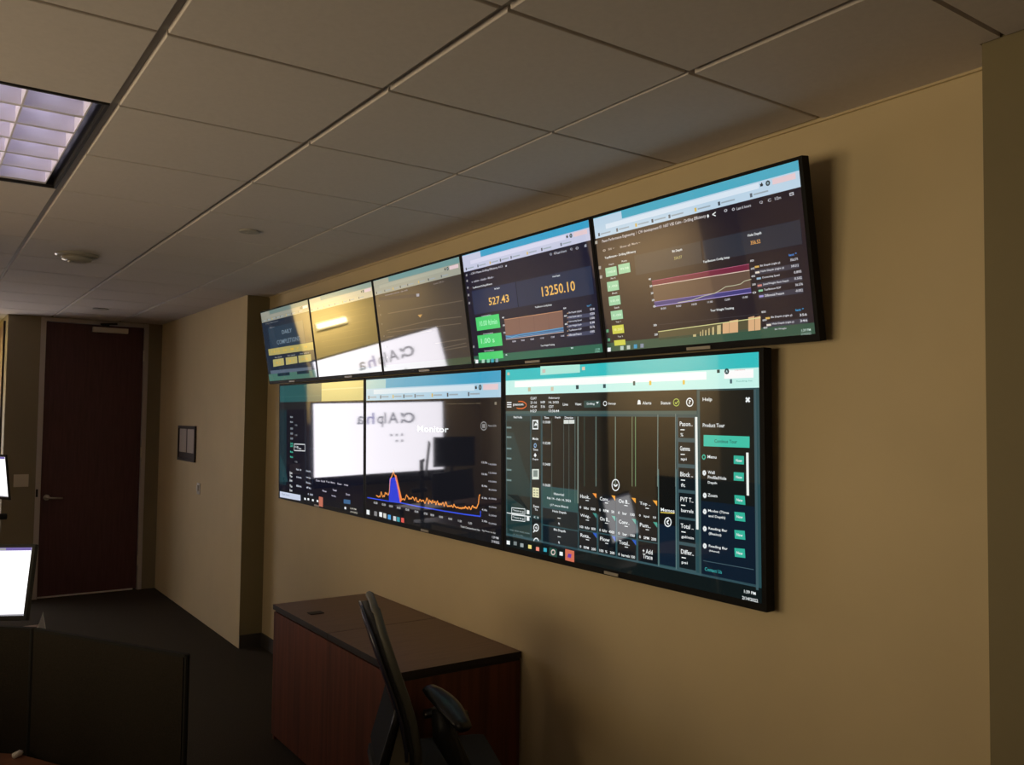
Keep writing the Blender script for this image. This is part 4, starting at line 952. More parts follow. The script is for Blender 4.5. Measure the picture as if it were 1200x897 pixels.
  ('r',0.02,0.124,0.03,0.148,(60,70,80),3),
  ('r',0.035,0.131,0.095,0.14,(150,165,175),2),
  ('r',0.13,0.124,0.14,0.148,(90,100,110),3),
  ('r',0.145,0.131,0.205,0.14,(150,165,175),2),
  ('r',0.24,0.124,0.25,0.148,(210,180,90),3),
  ('r',0.255,0.131,0.315,0.14,(150,165,175),2),
  ('r',0.33,0.124,0.34,0.148,(60,70,80),3),
  ('r',0.345,0.131,0.405,0.14,(150,165,175),2),
  ('r',0.42,0.124,0.43,0.148,(90,100,110),3),
  ('r',0.435,0.131,0.495,0.14,(150,165,175),2),
  ('r',0.55,0.124,0.56,0.148,(210,180,90),3),
  ('r',0.565,0.131,0.625,0.14,(150,165,175),2),
  ('r',0.66,0.124,0.67,0.148,(60,70,80),3),
  ('r',0.675,0.131,0.735,0.14,(150,165,175),2),
  ('r',0.8,0.124,0.81,0.148,(90,100,110),3),
  ('r',0.815,0.131,0.875,0.14,(150,165,175),2),
  ('x', 0.1328, 0.4187, 0.1868, 0.0187, 'Connection analysis - pipe tally', (150, 145, 150), 4),
  ('x', 0.716, 0.8217, 0.1892, 0.0144, 'Last 24 h', (140, 130, 125), 4),
  ('q',((0.0391,0.1893),(0.5198,0.2461),(0.5415,0.2813),(0.0442,0.2237)),(50,48,58),2),
  ('l',((0.1426,0.3827),(0.9874,0.4061)),0.005,(112,100,86),3),
  ('l',((0.0958,0.5625),(0.704,0.5313)),0.005,(112,100,86),3),
  ('l',((0.7032,0.5372),(0.9619,0.5516)),0.005,(112,100,86),3),
  ('l',((0.1127,0.5848),(0.9466,0.6138)),0.005,(112,100,86),3),
  ('l',((0.0856,0.6311),(0.6396,0.6395)),0.005,(112,100,86),3),
  ('l',((0.656,0.7693),(0.9809,0.7622)),0.005,(112,100,86),3),
  ('l',((0.7396,0.8242),(0.9761,0.8018)),0.005,(112,100,86),3),
  ('l',((0.745,0.8457),(0.9796,0.8337)),0.005,(112,100,86),3),
  ('q',((0.4994,0.4593),(0.552,0.4605),(0.5252,0.49)),(190,150,90),4),
  ('q',((0.511,0.2458),(0.5458,0.2498),(0.5421,0.2768),(0.5124,0.274)),(150,155,170),4),
  ('q',((0.0328,0.2718),(0.0492,0.2731),(0.047,0.2878),(0.0306,0.2864)),(110,105,95),4),
  ('q',((0.0374,0.3731),(0.0537,0.3742),(0.0515,0.3889),(0.0352,0.3878)),(110,105,95),4),
  ('q',((0.0419,0.4744),(0.0583,0.4753),(0.0561,0.49),(0.0397,0.4892)),(110,105,95),4),
  ('q',((0.048,0.6094),(0.0643,0.6099),(0.0621,0.6247),(0.0458,0.6242)),(110,105,95),4),
  ('q',((0.0534,0.7275),(0.0696,0.7277),(0.0674,0.7425),(0.0511,0.7424)),(110,105,95),4),
  ('q',((0.0587,0.8455),(0.0749,0.8454),(0.0728,0.8603),(0.0565,0.8604)),(110,105,95),4),
  ('r',0.08,0.42,0.93,0.426,(70,64,60),3),
  ('r',0.11,0.49,0.93,0.496,(70,64,60),3),
  ('r',0.14,0.56,0.93,0.566,(70,64,60),3),
  ('r',0.17,0.63,0.93,0.636,(70,64,60),3),
  ('r',0.2,0.7,0.93,0.706,(70,64,60),3),
  ('r',0,0.935,1,1,(70,84,64),2),
 ]),
 'U2': ((92, 82, 48), [  # yellow background paints in the mirrored glow of the recess wall
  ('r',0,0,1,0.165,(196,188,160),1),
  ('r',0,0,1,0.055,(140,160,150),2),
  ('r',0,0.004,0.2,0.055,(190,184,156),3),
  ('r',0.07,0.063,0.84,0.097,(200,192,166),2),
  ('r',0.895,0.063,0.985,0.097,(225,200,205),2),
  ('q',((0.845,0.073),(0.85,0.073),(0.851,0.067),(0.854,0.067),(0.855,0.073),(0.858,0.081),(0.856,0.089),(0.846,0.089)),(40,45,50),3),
  ('q',((0.8865,0.08),(0.8837,0.092),(0.877,0.097),(0.8703,0.092),(0.8675,0.08),(0.8703,0.068),(0.877,0.063),(0.8837,0.0679)),(45,60,65),3),
  ('q',((0.881,0.08),(0.8798,0.0857),(0.877,0.088),(0.8742,0.0857),(0.873,0.08),(0.8742,0.0744),(0.877,0.072),(0.8798,0.0743)),(150,170,180),4),
  ('r',0.02,0.129,0.03,0.153,(60,70,80),3),
  ('r',0.035,0.136,0.095,0.145,(150,165,175),2),
  ('r',0.13,0.129,0.14,0.153,(90,100,110),3),
  ('r',0.145,0.136,0.205,0.145,(150,165,175),2),
  ('r',0.24,0.129,0.25,0.153,(210,180,90),3),
  ('r',0.255,0.136,0.315,0.145,(150,165,175),2),
  ('r',0.33,0.129,0.34,0.153,(60,70,80),3),
  ('r',0.345,0.136,0.405,0.145,(150,165,175),2),
  ('r',0.42,0.129,0.43,0.153,(90,100,110),3),
  ('r',0.435,0.136,0.495,0.145,(150,165,175),2),
  ('r',0.55,0.129,0.56,0.153,(210,180,90),3),
  ('r',0.565,0.136,0.625,0.145,(150,165,175),2),
  ('r',0.66,0.129,0.67,0.153,(60,70,80),3),
  ('r',0.675,0.136,0.735,0.145,(150,165,175),2),
  ('r',0.8,0.129,0.81,0.153,(90,100,110),3),
  ('r',0.815,0.136,0.875,0.145,(150,165,175),2),
  ('r',0.1,0.26,0.9,0.264,(112,98,58),3),
  ('r',0.12,0.335,0.9,0.339,(112,98,58),3),
  ('r',0.14,0.41,0.9,0.414,(112,98,58),3),
  ('r',0.1,0.485,0.9,0.489,(112,98,58),3),
  ('r',0.12,0.56,0.9,0.564,(112,98,58),3),
  ('r',0.14,0.635,0.9,0.639,(112,98,58),3),
  ('r',0.1,0.71,0.9,0.714,(112,98,58),3),
  ('x', 0.7072, 0.7881, 0.6709, 0.0152, 'Last 24 h', (90, 80, 60), 4),
  ('r',0,0.935,1,1,(70,84,64),2),
 ]),
 'U1': ((34, 44, 58), [
  ('r',0,0,1,0.145,(146,146,132),1),
  ('r',0,0,1,0.055,(110,130,125),2),
  ('r',0,0.004,0.2,0.055,(150,150,138),3),
  ('r',0.07,0.063,0.84,0.097,(150,150,138),2),
  ('r',0.895,0.063,0.985,0.097,(225,200,205),2),
  ('q',((0.845,0.073),(0.85,0.073),(0.851,0.067),(0.854,0.067),(0.855,0.073),(0.858,0.081),(0.856,0.089),(0.846,0.089)),(40,45,50),3),
  ('q',((0.8865,0.08),(0.8837,0.092),(0.877,0.097),(0.8703,0.092),(0.8675,0.08),(0.8703,0.068),(0.877,0.063),(0.8837,0.0679)),(45,60,65),3),
  ('q',((0.881,0.08),(0.8798,0.0857),(0.877,0.088),(0.8742,0.0857),(0.873,0.08),(0.8742,0.0744),(0.877,0.072),(0.8798,0.0743)),(150,170,180),4),
  ('r',0.02,0.109,0.03,0.133,(60,70,80),3),
  ('r',0.035,0.116,0.095,0.125,(150,165,175),2),
  ('r',0.13,0.109,0.14,0.133,(90,100,110),3),
  ('r',0.145,0.116,0.205,0.125,(150,165,175),2),
  ('r',0.24,0.109,0.25,0.133,(210,180,90),3),
  ('r',0.255,0.116,0.315,0.125,(150,165,175),2),
  ('r',0.33,0.109,0.34,0.133,(60,70,80),3),
  ('r',0.345,0.116,0.405,0.125,(150,165,175),2),
  ('r',0.42,0.109,0.43,0.133,(90,100,110),3),
  ('r',0.435,0.116,0.495,0.125,(150,165,175),2),
  ('r',0.55,0.109,0.56,0.133,(210,180,90),3),
  ('r',0.565,0.116,0.625,0.125,(150,165,175),2),
  ('r',0.66,0.109,0.67,0.133,(60,70,80),3),
  ('r',0.675,0.116,0.735,0.125,(150,165,175),2),
  ('r',0.8,0.109,0.81,0.133,(90,100,110),3),
  ('r',0.815,0.116,0.875,0.125,(150,165,175),2),
  ('r',0.12,0.24,0.86,0.56,(40,58,74),2),
  ('x', 0.0821, 0.3694, 0.1733, 0.0184, 'Drilling / Daily summary', (120, 125, 130), 4),
  ('x', 0.1613, 0.2734, 0.2392, 0.0166, 'Main', (110, 115, 120), 4),
  ('x', 0.4194, 0.6278, 0.3376, 0.0535, 'DAILY', (120, 138, 150), 4),
  ('x', 0.283, 0.7642, 0.4655, 0.0608, 'COMPLETIONS', (112, 130, 142), 4),
  ('q',((0.0677,0.5378),(1.0014,0.5467),(0.9988,0.643),(0.0672,0.6309)),(172,160,96),3),
  ('x', 0.1444, 0.2184, 0.5866, 0.0337, '1.0', (205, 170, 70), 5),
  ('x', 0.2507, 0.3229, 0.5874, 0.0333, '12', (205, 170, 70), 5),
  ('x', 0.3979, 0.4675, 0.5885, 0.0327, '0.4', (205, 170, 70), 5),
  ('x', 0.5539, 0.6209, 0.5897, 0.0321, '-', (205, 170, 70), 5),
  ('x', 0.6636, 0.7288, 0.5906, 0.0316, '7', (205, 170, 70), 5),
  ('x', 0.8226, 0.8851, 0.5918, 0.031, '98', (205, 170, 70), 5),
  ('q',((0.1438,0.6962),(0.3828,0.6956),(0.3753,0.7922),(0.1349,0.7994)),(176,166,104),3),
  ('x', 0.205, 0.3086, 0.7502, 0.0411, '4.2', (205, 165, 80), 5),
  ('x', 0.1942, 0.3443, 0.6717, 0.0149, 'Per stand', (170, 170, 160), 4),
  ('q',((0.4264,0.6941),(0.663,0.6949),(0.6561,0.7881),(0.4183,0.7938)),(176,166,104),3),
  ('x', 0.4836, 0.5939, 0.747, 0.0397, '8.1', (205, 165, 80), 5),
  ('x', 0.4734, 0.6271, 0.6711, 0.0144, 'Per stand', (170, 170, 160), 4),
  ('q',((0.6905,0.6921),(0.9368,0.6955),(0.9305,0.7854),(0.6829,0.7886)),(176,166,104),3),
  ('x', 0.744, 0.8725, 0.7445, 0.0383, '0.6', (205, 165, 80), 5),
  ('x', 0.7344, 0.9033, 0.6713, 0.0139, 'Per stand', (170, 170, 160), 4),
  ('r',0,0.9,1,1,(72,112,100),2),
  ('q',((0.0502,0.8492),(0.9195,0.8596),(0.9225,0.9122),(0.0557,0.8983)),(86,100,116),2),
  ('q',((0.2091,0.8989),(0.4719,0.8982),(0.4689,0.9424),(0.2066,0.9409)),(26,46,58),4),
  ('q',((0.624,0.8997),(0.8615,0.899),(0.8589,0.9411),(0.6219,0.9396)),(26,46,58),4),
 ]),
 'L1': ((14, 16, 30), [
  ('r',0,0,1,0.15,(38,84,86),1),
  ('r',0.55,0,1,0.15,(190,184,124),2),  # yellow band paints the recess wall's reflection into the picture
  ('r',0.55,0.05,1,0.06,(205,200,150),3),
  ('r',0,0.1,0.55,0.104,(60,104,100),3),
  ('r',0,0.15,1,0.22,(30,32,36),2),
  ('r',0.0,0.22,0.1,0.9,(20,42,50),2),
  ('q',((0.0071,0.6194),(0.0875,0.7489),(0.1238,0.8646),(0.0097,0.8781)),(30,60,66),3),
  ('x', 0.1509, 0.1876, 0.2829, 0.0178, 'Mode', (150, 160, 165), 4),
  ('x', 0.1513, 0.188, 0.3274, 0.0178, 'Mode', (150, 160, 165), 4),
  ('x', 0.1519, 0.1886, 0.3867, 0.0178, '30', (150, 160, 165), 4),
  ('x', 0.1523, 0.189, 0.4311, 0.0178, '30', (150, 160, 165), 4),
  ('x', 0.1527, 0.1893, 0.4755, 0.0178, '30', (150, 160, 165), 4),
  ('x', 0.1531, 0.1897, 0.5199, 0.0177, '30', (70, 190, 160), 4),
  ('x', 0.1533, 0.1899, 0.5421, 0.0177, '30', (70, 190, 160), 4),
  ('x', 0.1538, 0.1904, 0.5938, 0.0177, 'Mode', (70, 190, 160), 4),
  ('x', 0.1542, 0.1908, 0.6381, 0.0177, 'Mode', (70, 190, 160), 4),
  ('x', 0.1462, 0.1829, 0.7807, 0.0207, 'Zoom', (235, 240, 240), 4),
  ('x', 0.1465, 0.1832, 0.8102, 0.0207, 'To', (235, 240, 240), 4),
  ('x', 0.1468, 0.1835, 0.8471, 0.0207, 'Zoom', (235, 240, 240), 4),
  ('x', 0.1473, 0.184, 0.8988, 0.0206, 'To', (235, 240, 240), 4),
  ('x', 0.1476, 0.1843, 0.9356, 0.0206, 'Zoom', (235, 240, 240), 4),
  ('l',((0.2079,0.5216),(0.3485,0.5183),(0.351,0.5739),(0.2084,0.5789),(0.2079,0.5216)),0.006,(215,218,220),4),
  ('x', 0.2171, 0.2617, 0.5455, 0.0146, '11:30', (235, 240, 240), 4),
  ('x', 0.2485, 0.3013, 0.5579, 0.0145, '17 days', (235, 240, 240), 4),
  ('l',((0.3523,0.1949),(0.3575,0.8512)),0.003,(56,70,84),3),
  ('l',((0.4052,0.1953),(0.4101,0.8449)),0.003,(56,70,84),3),
  ('l',((0.4426,0.1957),(0.4473,0.8404)),0.003,(56,70,84),3),
  ('l',((0.3551,0.5522),(0.7571,0.5354)),0.003,(60,66,80),3),
  ('x', 0.2155, 0.2468, 0.355, 0.0132, '11:32', (150, 155, 160), 4),
  ('x', 0.2162, 0.2475, 0.4428, 0.0132, '11:32', (150, 155, 160), 4),
  ('x', 0.2183, 0.2495, 0.6765, 0.0131, '11:32', (150, 155, 160), 4),
  ('x', 0.2367, 0.3028, 0.7423, 0.0159, 'Feb 14', (200, 205, 215), 4),
  ('x', 0.2418, 0.3077, 0.8084, 0.0159, 'Hole', (200, 205, 215), 4),
  ('x', 0.2424, 0.3083, 0.885, 0.0159, 'Bit', (200, 205, 215), 4),
  ('x', 0.3673, 0.43, 0.7425, 0.0155, 'Hook..', (200, 205, 215), 4),
  ('x', 0.3677, 0.4305, 0.7989, 0.0155, 'Weig..', (200, 205, 215), 4),
  ('x', 0.368, 0.4308, 0.8412, 0.0155, 'Rota..', (200, 205, 215), 4),
  ('x', 0.3684, 0.4311, 0.8835, 0.0155, 'ft', (200, 205, 215), 4),
  ('x', 0.3899, 0.452, 0.9369, 0.0154, '0  500', (200, 205, 215), 4),
  ('x', 0.4878, 0.5357, 0.8091, 0.0152, 'Conv', (205, 200, 215), 4),
  ('x', 0.5476, 0.5944, 0.8077, 0.015, 'On B', (205, 200, 215), 4),
  ('x', 0.606, 0.6516, 0.8063, 0.0148, 'Top', (205, 200, 215), 4),
  ('x', 0.6629, 0.7076, 0.8049, 0.0146, 'Memos', (205, 200, 215), 4),
  ('x', 0.7369, 0.7801, 0.8067, 0.0144, 'Pason', (205, 200, 215), 4),
  ('x', 0.8085, 0.8504, 0.8083, 0.0142, 'Help', (205, 200, 215), 4),
  ('x', 0.5677, 0.6141, 0.8854, 0.0149, 'Flow', (205, 200, 215), 4),
  ('x', 0.682, 0.7262, 0.8636, 0.0146, 'Total', (205, 200, 215), 4),
  ('x', 0.8264, 0.868, 0.8767, 0.0141, 'Zoom', (205, 200, 215), 4),
  ('x', 0.6729, 0.7174, 0.9112, 0.0146, 'Reading', (205, 200, 215), 4),
  ('q',((0.0105,0.9646),(0.2937,0.9597),(0.2963,1.0083),(0.0111,1.0177)),(200,208,228),4),
  ('x', 0.035, 0.1481, 0.9859, 0.0179, 'Type here', (120, 130, 160), 5),
  ('q',((0.3435,0.9755),(0.3648,0.9753),(0.365,0.9923),(0.3437,0.9926)),(235,240,240),4),
  ('q',((0.3859,0.9722),(0.4069,0.9719),(0.407,0.9888),(0.386,0.9891)),(235,240,240),4),
  ('q',((0.4421,0.9724),(0.4625,0.9721),(0.4627,0.9888),(0.4422,0.9891)),(235,240,240),4),
  ('q',((0.4989,0.9709),(0.519,0.9707),(0.5191,0.9872),(0.4991,0.9875)),(235,240,240),4),
  ('q',((0.5247,0.9382),(0.572,0.9396),(0.5725,1.0184),(0.5252,1.0178)),(190,110,90),4),
  ('q',((0.8038,0.9204),(0.8733,0.9165),(0.8735,0.9483),(0.804,0.9527)),(60,100,140),4),
  ('x', 0.8736, 0.9328, 0.9791, 0.0127, '1:39 PM', (200, 195, 180), 4),
  ('x', 0.8738, 0.9462, 1.0039, 0.0126, '2/14/2022', (190, 185, 170), 4),
  ('q',((0.8129,0.9772),(0.8304,0.9769),(0.8305,0.9949),(0.813,0.9952)),(235,240,240),4),
  ('r',0,0.945,1,1,(18,22,30),1),
 ]),
 'L2': ((14, 16, 24), [
  ('r',0,0,1,0.155,(170,205,225),1),
  ('r',0,0,1,0.068,(64,160,196),2),
  ('r',0,0.004,0.18,0.068,(150,195,200),3),
  ('r',0.07,0.076,0.84,0.11,(206,224,236),2),
  ('r',0.895,0.076,0.985,0.11,(225,200,205),2),
  ('q',((0.845,0.086),(0.85,0.086),(0.851,0.08),(0.854,0.08),(0.855,0.086),(0.858,0.094),(0.856,0.102),(0.846,0.102)),(40,45,50),3),
  ('q',((0.8865,0.093),(0.8837,0.105),(0.877,0.11),(0.8703,0.105),(0.8675,0.093),(0.8703,0.081),(0.877,0.076),(0.8837,0.0809)),(45,60,65),3),
  ('q',((0.881,0.093),(0.8798,0.0987),(0.877,0.101),(0.8742,0.0987),(0.873,0.093),(0.8742,0.0874),(0.877,0.085),(0.8798,0.0873)),(150,170,180),4),
  ('r',0.02,0.119,0.03,0.143,(60,70,80),3),
  ('r',0.035,0.126,0.095,0.135,(150,165,175),2),
  ('r',0.13,0.119,0.14,0.143,(90,100,110),3),
  ('r',0.145,0.126,0.205,0.135,(150,165,175),2),
  ('r',0.24,0.119,0.25,0.143,(210,180,90),3),
  ('r',0.255,0.126,0.315,0.135,(150,165,175),2),
  ('r',0.33,0.119,0.34,0.143,(60,70,80),3),
  ('r',0.345,0.126,0.405,0.135,(150,165,175),2),
  ('r',0.42,0.119,0.43,0.143,(90,100,110),3),
  ('r',0.435,0.126,0.495,0.135,(150,165,175),2),
  ('r',0.55,0.119,0.56,0.143,(210,180,90),3),
  ('r',0.565,0.126,0.625,0.135,(150,165,175),2),
  ('r',0.66,0.119,0.67,0.143,(60,70,80),3),
  ('r',0.675,0.126,0.735,0.135,(150,165,175),2),
  ('r',0.8,0.119,0.81,0.143,(90,100,110),3),
  ('r',0.815,0.126,0.875,0.135,(150,165,175),2),
  ('x', 0.4445, 0.6717, 0.35, 0.0398, 'Monitor', (235, 240, 240), 4),
  ('l',((0.9177,0.3223),(0.9158,0.3328),(0.9107,0.3413),(0.9032,0.3462),(0.8949,0.3464),(0.8874,0.3419),(0.8822,0.3335),(0.8805,0.323),(0.8824,0.3124),(0.8877,0.3039),(0.8953,0.2992),(0.9036,0.2992),(0.911,0.3039),(0.916,0.3123),(0.9177,0.3227)),0.004,(150,150,150),4),
  ('q',((0.8892,0.3109),(0.9091,0.3105),(0.9091,0.3346),(0.8892,0.3351)),(130,130,130),4),
  ('x', 0.9263, 0.9744, 0.3198, 0.0119, 'Pason EDR', (150, 150, 150), 4),
  ('x', 0.6548, 0.8819, 0.189, 0.0088, 'Live rig data - Frac Performance - Main', (110, 100, 80), 4),
  ('q',((0.964,0.1811),(0.9759,0.1814),(0.9759,0.1979),(0.964,0.1978)),(130,125,110),4),
  ('q',((0.2101,0.8444),(0.2151,0.7069),(0.2711,0.6935),(0.2902,0.7763),(0.3057,0.87),(0.2102,0.8703)),(48,64,210),3),
  ('l',((0.0969,0.8441),(0.1044,0.8483),(0.1119,0.8496),(0.1193,0.855),(0.1267,0.845),(0.1341,0.852),(0.1414,0.8117),(0.1487,0.8299),(0.1561,0.8498),(0.1634,0.8359),(0.1707,0.8458),(0.1778,0.8105),(0.185,0.825),(0.1922,0.8143),(0.1994,0.8262),(0.2065,0.8265),(0.2136,0.8013),(0.2205,0.7187),(0.2275,0.7017),(0.2345,0.6947),(0.2415,0.6741),(0.2485,0.6473),(0.2555,0.6769),(0.2625,0.6843),(0.2694,0.7111),(0.2764,0.7212),(0.2833,0.7376),(0.2902,0.7707),(0.2971,0.7778),(0.3039,0.7962),(0.3107,0.8273),(0.3175,0.8394),(0.3243,0.8421),(0.331,0.8332),(0.3377,0.8412),(0.3444,0.8419),(0.351,0.8214),(0.3576,0.8034),(0.3642,0.8141),(0.3708,0.8166),(0.3774,0.8326),(0.3839,0.8214),(0.3904,0.8265),(0.3969,0.8264),(0.4034,0.8135),(0.4098,0.8125),(0.4163,0.8235),(0.4227,0.8354),(0.4291,0.8153),(0.4354,0.813),(0.4418,0.8401),(0.4481,0.834),(0.4545,0.8395),(0.4607,0.8219),(0.467,0.8209),(0.4733,0.8335),(0.4795,0.8232),(0.4857,0.8257),(0.4919,0.8212),(0.4981,0.8382),(0.5042,0.8383),(0.5103,0.8202),(0.5164,0.8028),(0.5225,0.8153),(0.5286,0.84),(0.5347,0.8122),(0.5407,0.8263),(0.5467,0.8176),(0.5527,0.8347),(0.5587,0.8097),(0.5646,0.8239),(0.5706,0.8248),(0.5765,0.8143),(0.5824,0.8378),(0.5883,0.82),(0.5942,0.8098),(0.6,0.8346),(0.6058,0.8232),(0.6117,0.8346),(0.6174,0.8231),(0.6232,0.8309),(0.629,0.8184),(0.6347,0.8142),(0.6404,0.8381),(0.6461,0.8277),(0.6518,0.8066),(0.6575,0.8176),(0.6632,0.8343),(0.6688,0.8319),(0.6744,0.8293),(0.68,0.831),(0.6856,0.8294),(0.6912,0.8232),(0.6967,0.8289),(0.7022,0.8359),(0.7078,0.813),(0.7133,0.8247),(0.7187,0.8281),(0.7242,0.832),(0.7297,0.8314),(0.7351,0.8271),(0.7405,0.8321),(0.7459,0.8324),(0.7513,0.8281),(0.7567,0.8354),(0.762,0.8236),(0.7674,0.832),(0.7727,0.822),(0.778,0.8286),(0.7833,0.8136),(0.7886,0.8247),(0.7938,0.8203),(0.7991,0.8298),(0.8043,0.8159),(0.8095,0.813),(0.8147,0.8262),(0.8199,0.8271),(0.8251,0.8097),(0.8302,0.8024),(0.8354,0.8121),(0.8405,0.8133),(0.8456,0.8094),(0.8507,0.8159),(0.8558,0.8107),(0.8609,0.7962),(0.8659,0.7844),(0.871,0.7365),(0.8761,0.7316)),0.007,(238,150,72),4),
  ('q',((0.259,0.6806),(0.2728,0.6791),(0.3226,0.8422),(0.3057,0.87)),(240,120,70),3),
  ('l',((0.0147,0.8727),(0.1007,0.8721),(0.2102,0.8703),(0.3142,0.8659),(0.4608,0.869),(0.6404,0.8673),(0.778,0.8641),(0.8784,0.8588),(0.8784,0.8262)),0.006,(50,80,220),4),
  ('x', 0.8864, 0.921, 0.5378, 0.012, '12.0k', (190, 190, 195), 4),
  ('x', 0.8863, 0.9209, 0.6064, 0.012, '10.0k', (190, 190, 195), 4),
  ('x', 0.8862, 0.9207, 0.6761, 0.012, '8.0k', (190, 190, 195), 4),
  ('x', 0.886, 0.9206, 0.747, 0.012, '6.0k', (190, 190, 195), 4),
  ('x', 0.8859, 0.9205, 0.8166, 0.012, '4.0k', (190, 190, 195), 4),
  ('x', 0.8858, 0.9204, 0.8826, 0.012, '2.0k', (190, 190, 195), 4),
  ('x', 0.9283, 0.974, 0.5456, 0.0119, '14,000', (170, 170, 178), 4),
  ('x', 0.9282, 0.9739, 0.5955, 0.0119, '12,000', (170, 170, 178), 4),
  ('x', 0.9281, 0.9738, 0.6453, 0.0119, '10,000', (170, 170, 178), 4),
  ('x', 0.928, 0.9737, 0.6939, 0.0119, '8,000', (170, 170, 178), 4),
  ('x', 0.9279, 0.9735, 0.7448, 0.0118, '6,000', (170, 170, 178), 4),
  ('x', 0.9278, 0.9734, 0.7934, 0.0118, '4,000', (170, 170, 178), 4),
  ('x', 0.9277, 0.9733, 0.8419, 0.0118, '2,000', (170, 170, 178), 4),
  ('x', 0.9276, 0.9732, 0.8892, 0.0118, '0,000', (170, 170, 178), 4),
  ('x', 0.0744, 0.1083, 0.9001, 0.0163, '01:00', (190, 190, 190), 4),
  ('x', 0.1489, 0.1816, 0.9013, 0.016, '02:00', (190, 190, 190), 4),
  ('x', 0.2121, 0.2438, 0.9022, 0.0158, '03:00', (190, 190, 190), 4),
  ('x', 0.2785, 0.3092, 0.9033, 0.0155, '04:00', (190, 190, 190), 4),
  ('x', 0.3494, 0.3791, 0.9043, 0.0152, '05:00', (190, 190, 190), 4),
  ('x', 0.4228, 0.4514, 0.9055, 0.015, '06:00', (190, 190, 190), 4),
  ('x', 0.4935, 0.5211, 0.9066, 0.0147, '07:00', (190, 190, 190), 4),
  ('x', 0.5422, 0.5691, 0.9073, 0.0145, '08:00', (190, 190, 190), 4),
  ('x', 0.6058, 0.6318, 0.9083, 0.0143, '09:00', (190, 190, 190), 4),
  ('x', 0.6702, 0.6953, 0.9093, 0.014, '10:00', (190, 190, 190), 4),
  ('x', 0.735, 0.7593, 0.9103, 0.0138, '11:00', (190, 190, 190), 4),
  ('x', 0.8016, 0.825, 0.9113, 0.0135, '12:00', (190, 190, 190), 4),
  ('x', 0.7512, 0.8745, 0.9415, 0.0123, 'Total Connections Hrs', (190, 190, 190), 4),
  ('x', 0.8882, 0.9684, 0.9403, 0.0119, 'Rig Hours to day', (180, 180, 180), 4),
  ('r',0,0.945,1,1,(20,22,26),1),
  ('q',((0.0072,0.9629),(0.0345,0.9629),(0.0346,0.9974),(0.0074,0.9961)),(235,240,240),4),
  ('q',((0.0784,0.9616),(0.1047,0.9616),(0.1048,0.9955),(0.0785,0.9942)),(130,130,130),4),
  ('q',((0.1252,0.9596),(0.1509,0.9596),(0.151,0.9931),(0.1253,0.9919)),(235,240,240),4),
  ('q',((0.1619,0.9621),(0.1872,0.9621),(0.1873,0.9954),(0.162,0.9941)),(210,210,200),4),
  ('q',((0.2015,0.9654),(0.2264,0.9654),(0.2265,0.9983),(0.2016,0.9971)),(80,160,220),4),
  ('q',((0.2474,0.9674),(0.2717,0.9674),(0.2718,1.0),(0.2475,0.9988)),(200,205,210),4),
  ('q',((0.2786,0.9676),(0.3025,0.9676),(0.3026,0.9999),(0.2787,0.9987)),(60,150,160),4),
  ('q',((0.3144,0.9669),(0.3379,0.9668),(0.338,0.9989),(0.3144,0.9977)),(220,90,80),4),
  ('x', 0.948, 0.9849, 0.9655, 0.0141, '1:39 PM', (200, 200, 205), 4),
  ('x', 0.9444, 0.9895, 0.9901, 0.0141, '2/14/2022', (200, 200, 205), 4),
 ]),
}

# ------------------------------------------------------------------ televisions
TV = {1: dict(t=.1554, d=.06, z=2.0383, h=.561, y=1.5763, w=.9753, bz=(.015, .012, .024), n=5),
      2: dict(t=.0182, d=.06, z=1.1871, h=.8447, y=1.7745, w=1.4738, bz=(.020, .014, .026), n=3)}
TV_LABEL = {
 'U1': 'upper row television nearest the door showing a dark page with yellow tiles',
 'U2': 'upper row television second from the door, washed yellow by reflections, partly painted in',
 'U3': 'middle television of the upper row showing thin pale lines on grey',
 'U4': 'upper row television showing big orange numbers 527.43 and 13250.10',
 'U5': 'largest looking upper row television, rightmost, with two charts and green squares',
 'L1': 'lower row television nearest the door mirroring a white page',
 'L2': 'middle television of the lower row with orange and blue line graph',
 'L3': 'big rightmost lower television with teal tables and help panel'}

# text outlines for everything written on the displays, converted in one go
TEXTS = {}
def want(s): TEXTS.setdefault(s, None)
for k_, (bg_, items_) in SCREENS.items():
    for e_ in items_:
        if e_[0] == 'x' and e_[5].strip(): want(e_[5])
for s_ in ('\u03b1', 'A', 'lp', 'h', 'a'): want(s_)
tmp = {}
for s_ in TEXTS:
    c_ = bpy.data.curves.new('lettering', 'FONT'); c_.body = s_; c_.resolution_u = 2; c_.offset = 0.012
    o_ = bpy.data.objects.new('lettering', c_); COL.objects.link(o_); tmp[s_] = o_
bpy.context.view_layer.update()
dg = bpy.context.evaluated_depsgraph_get()
for s_, o_ in tmp.items():
    ev = o_.evaluated_get(dg); me_ = ev.to_mesh()
    vv = [(v.co.x, v.co.y) for v in me_.vertices]; ff = [tuple(p_.vertices) for p_ in me_.polygons]
    ev.to_mesh_clear()
    xs = [a for a, b in vv] or [0, 1]; ys_ = [b for a, b in vv] or [0, 1]
    TEXTS[s_] = (vv, ff, min(xs), max(xs), min(ys_), max(ys_))
for o_ in tmp.values():
    c_ = o_.data; bpy.data.objects.remove(o_); bpy.data.curves.remove(c_)

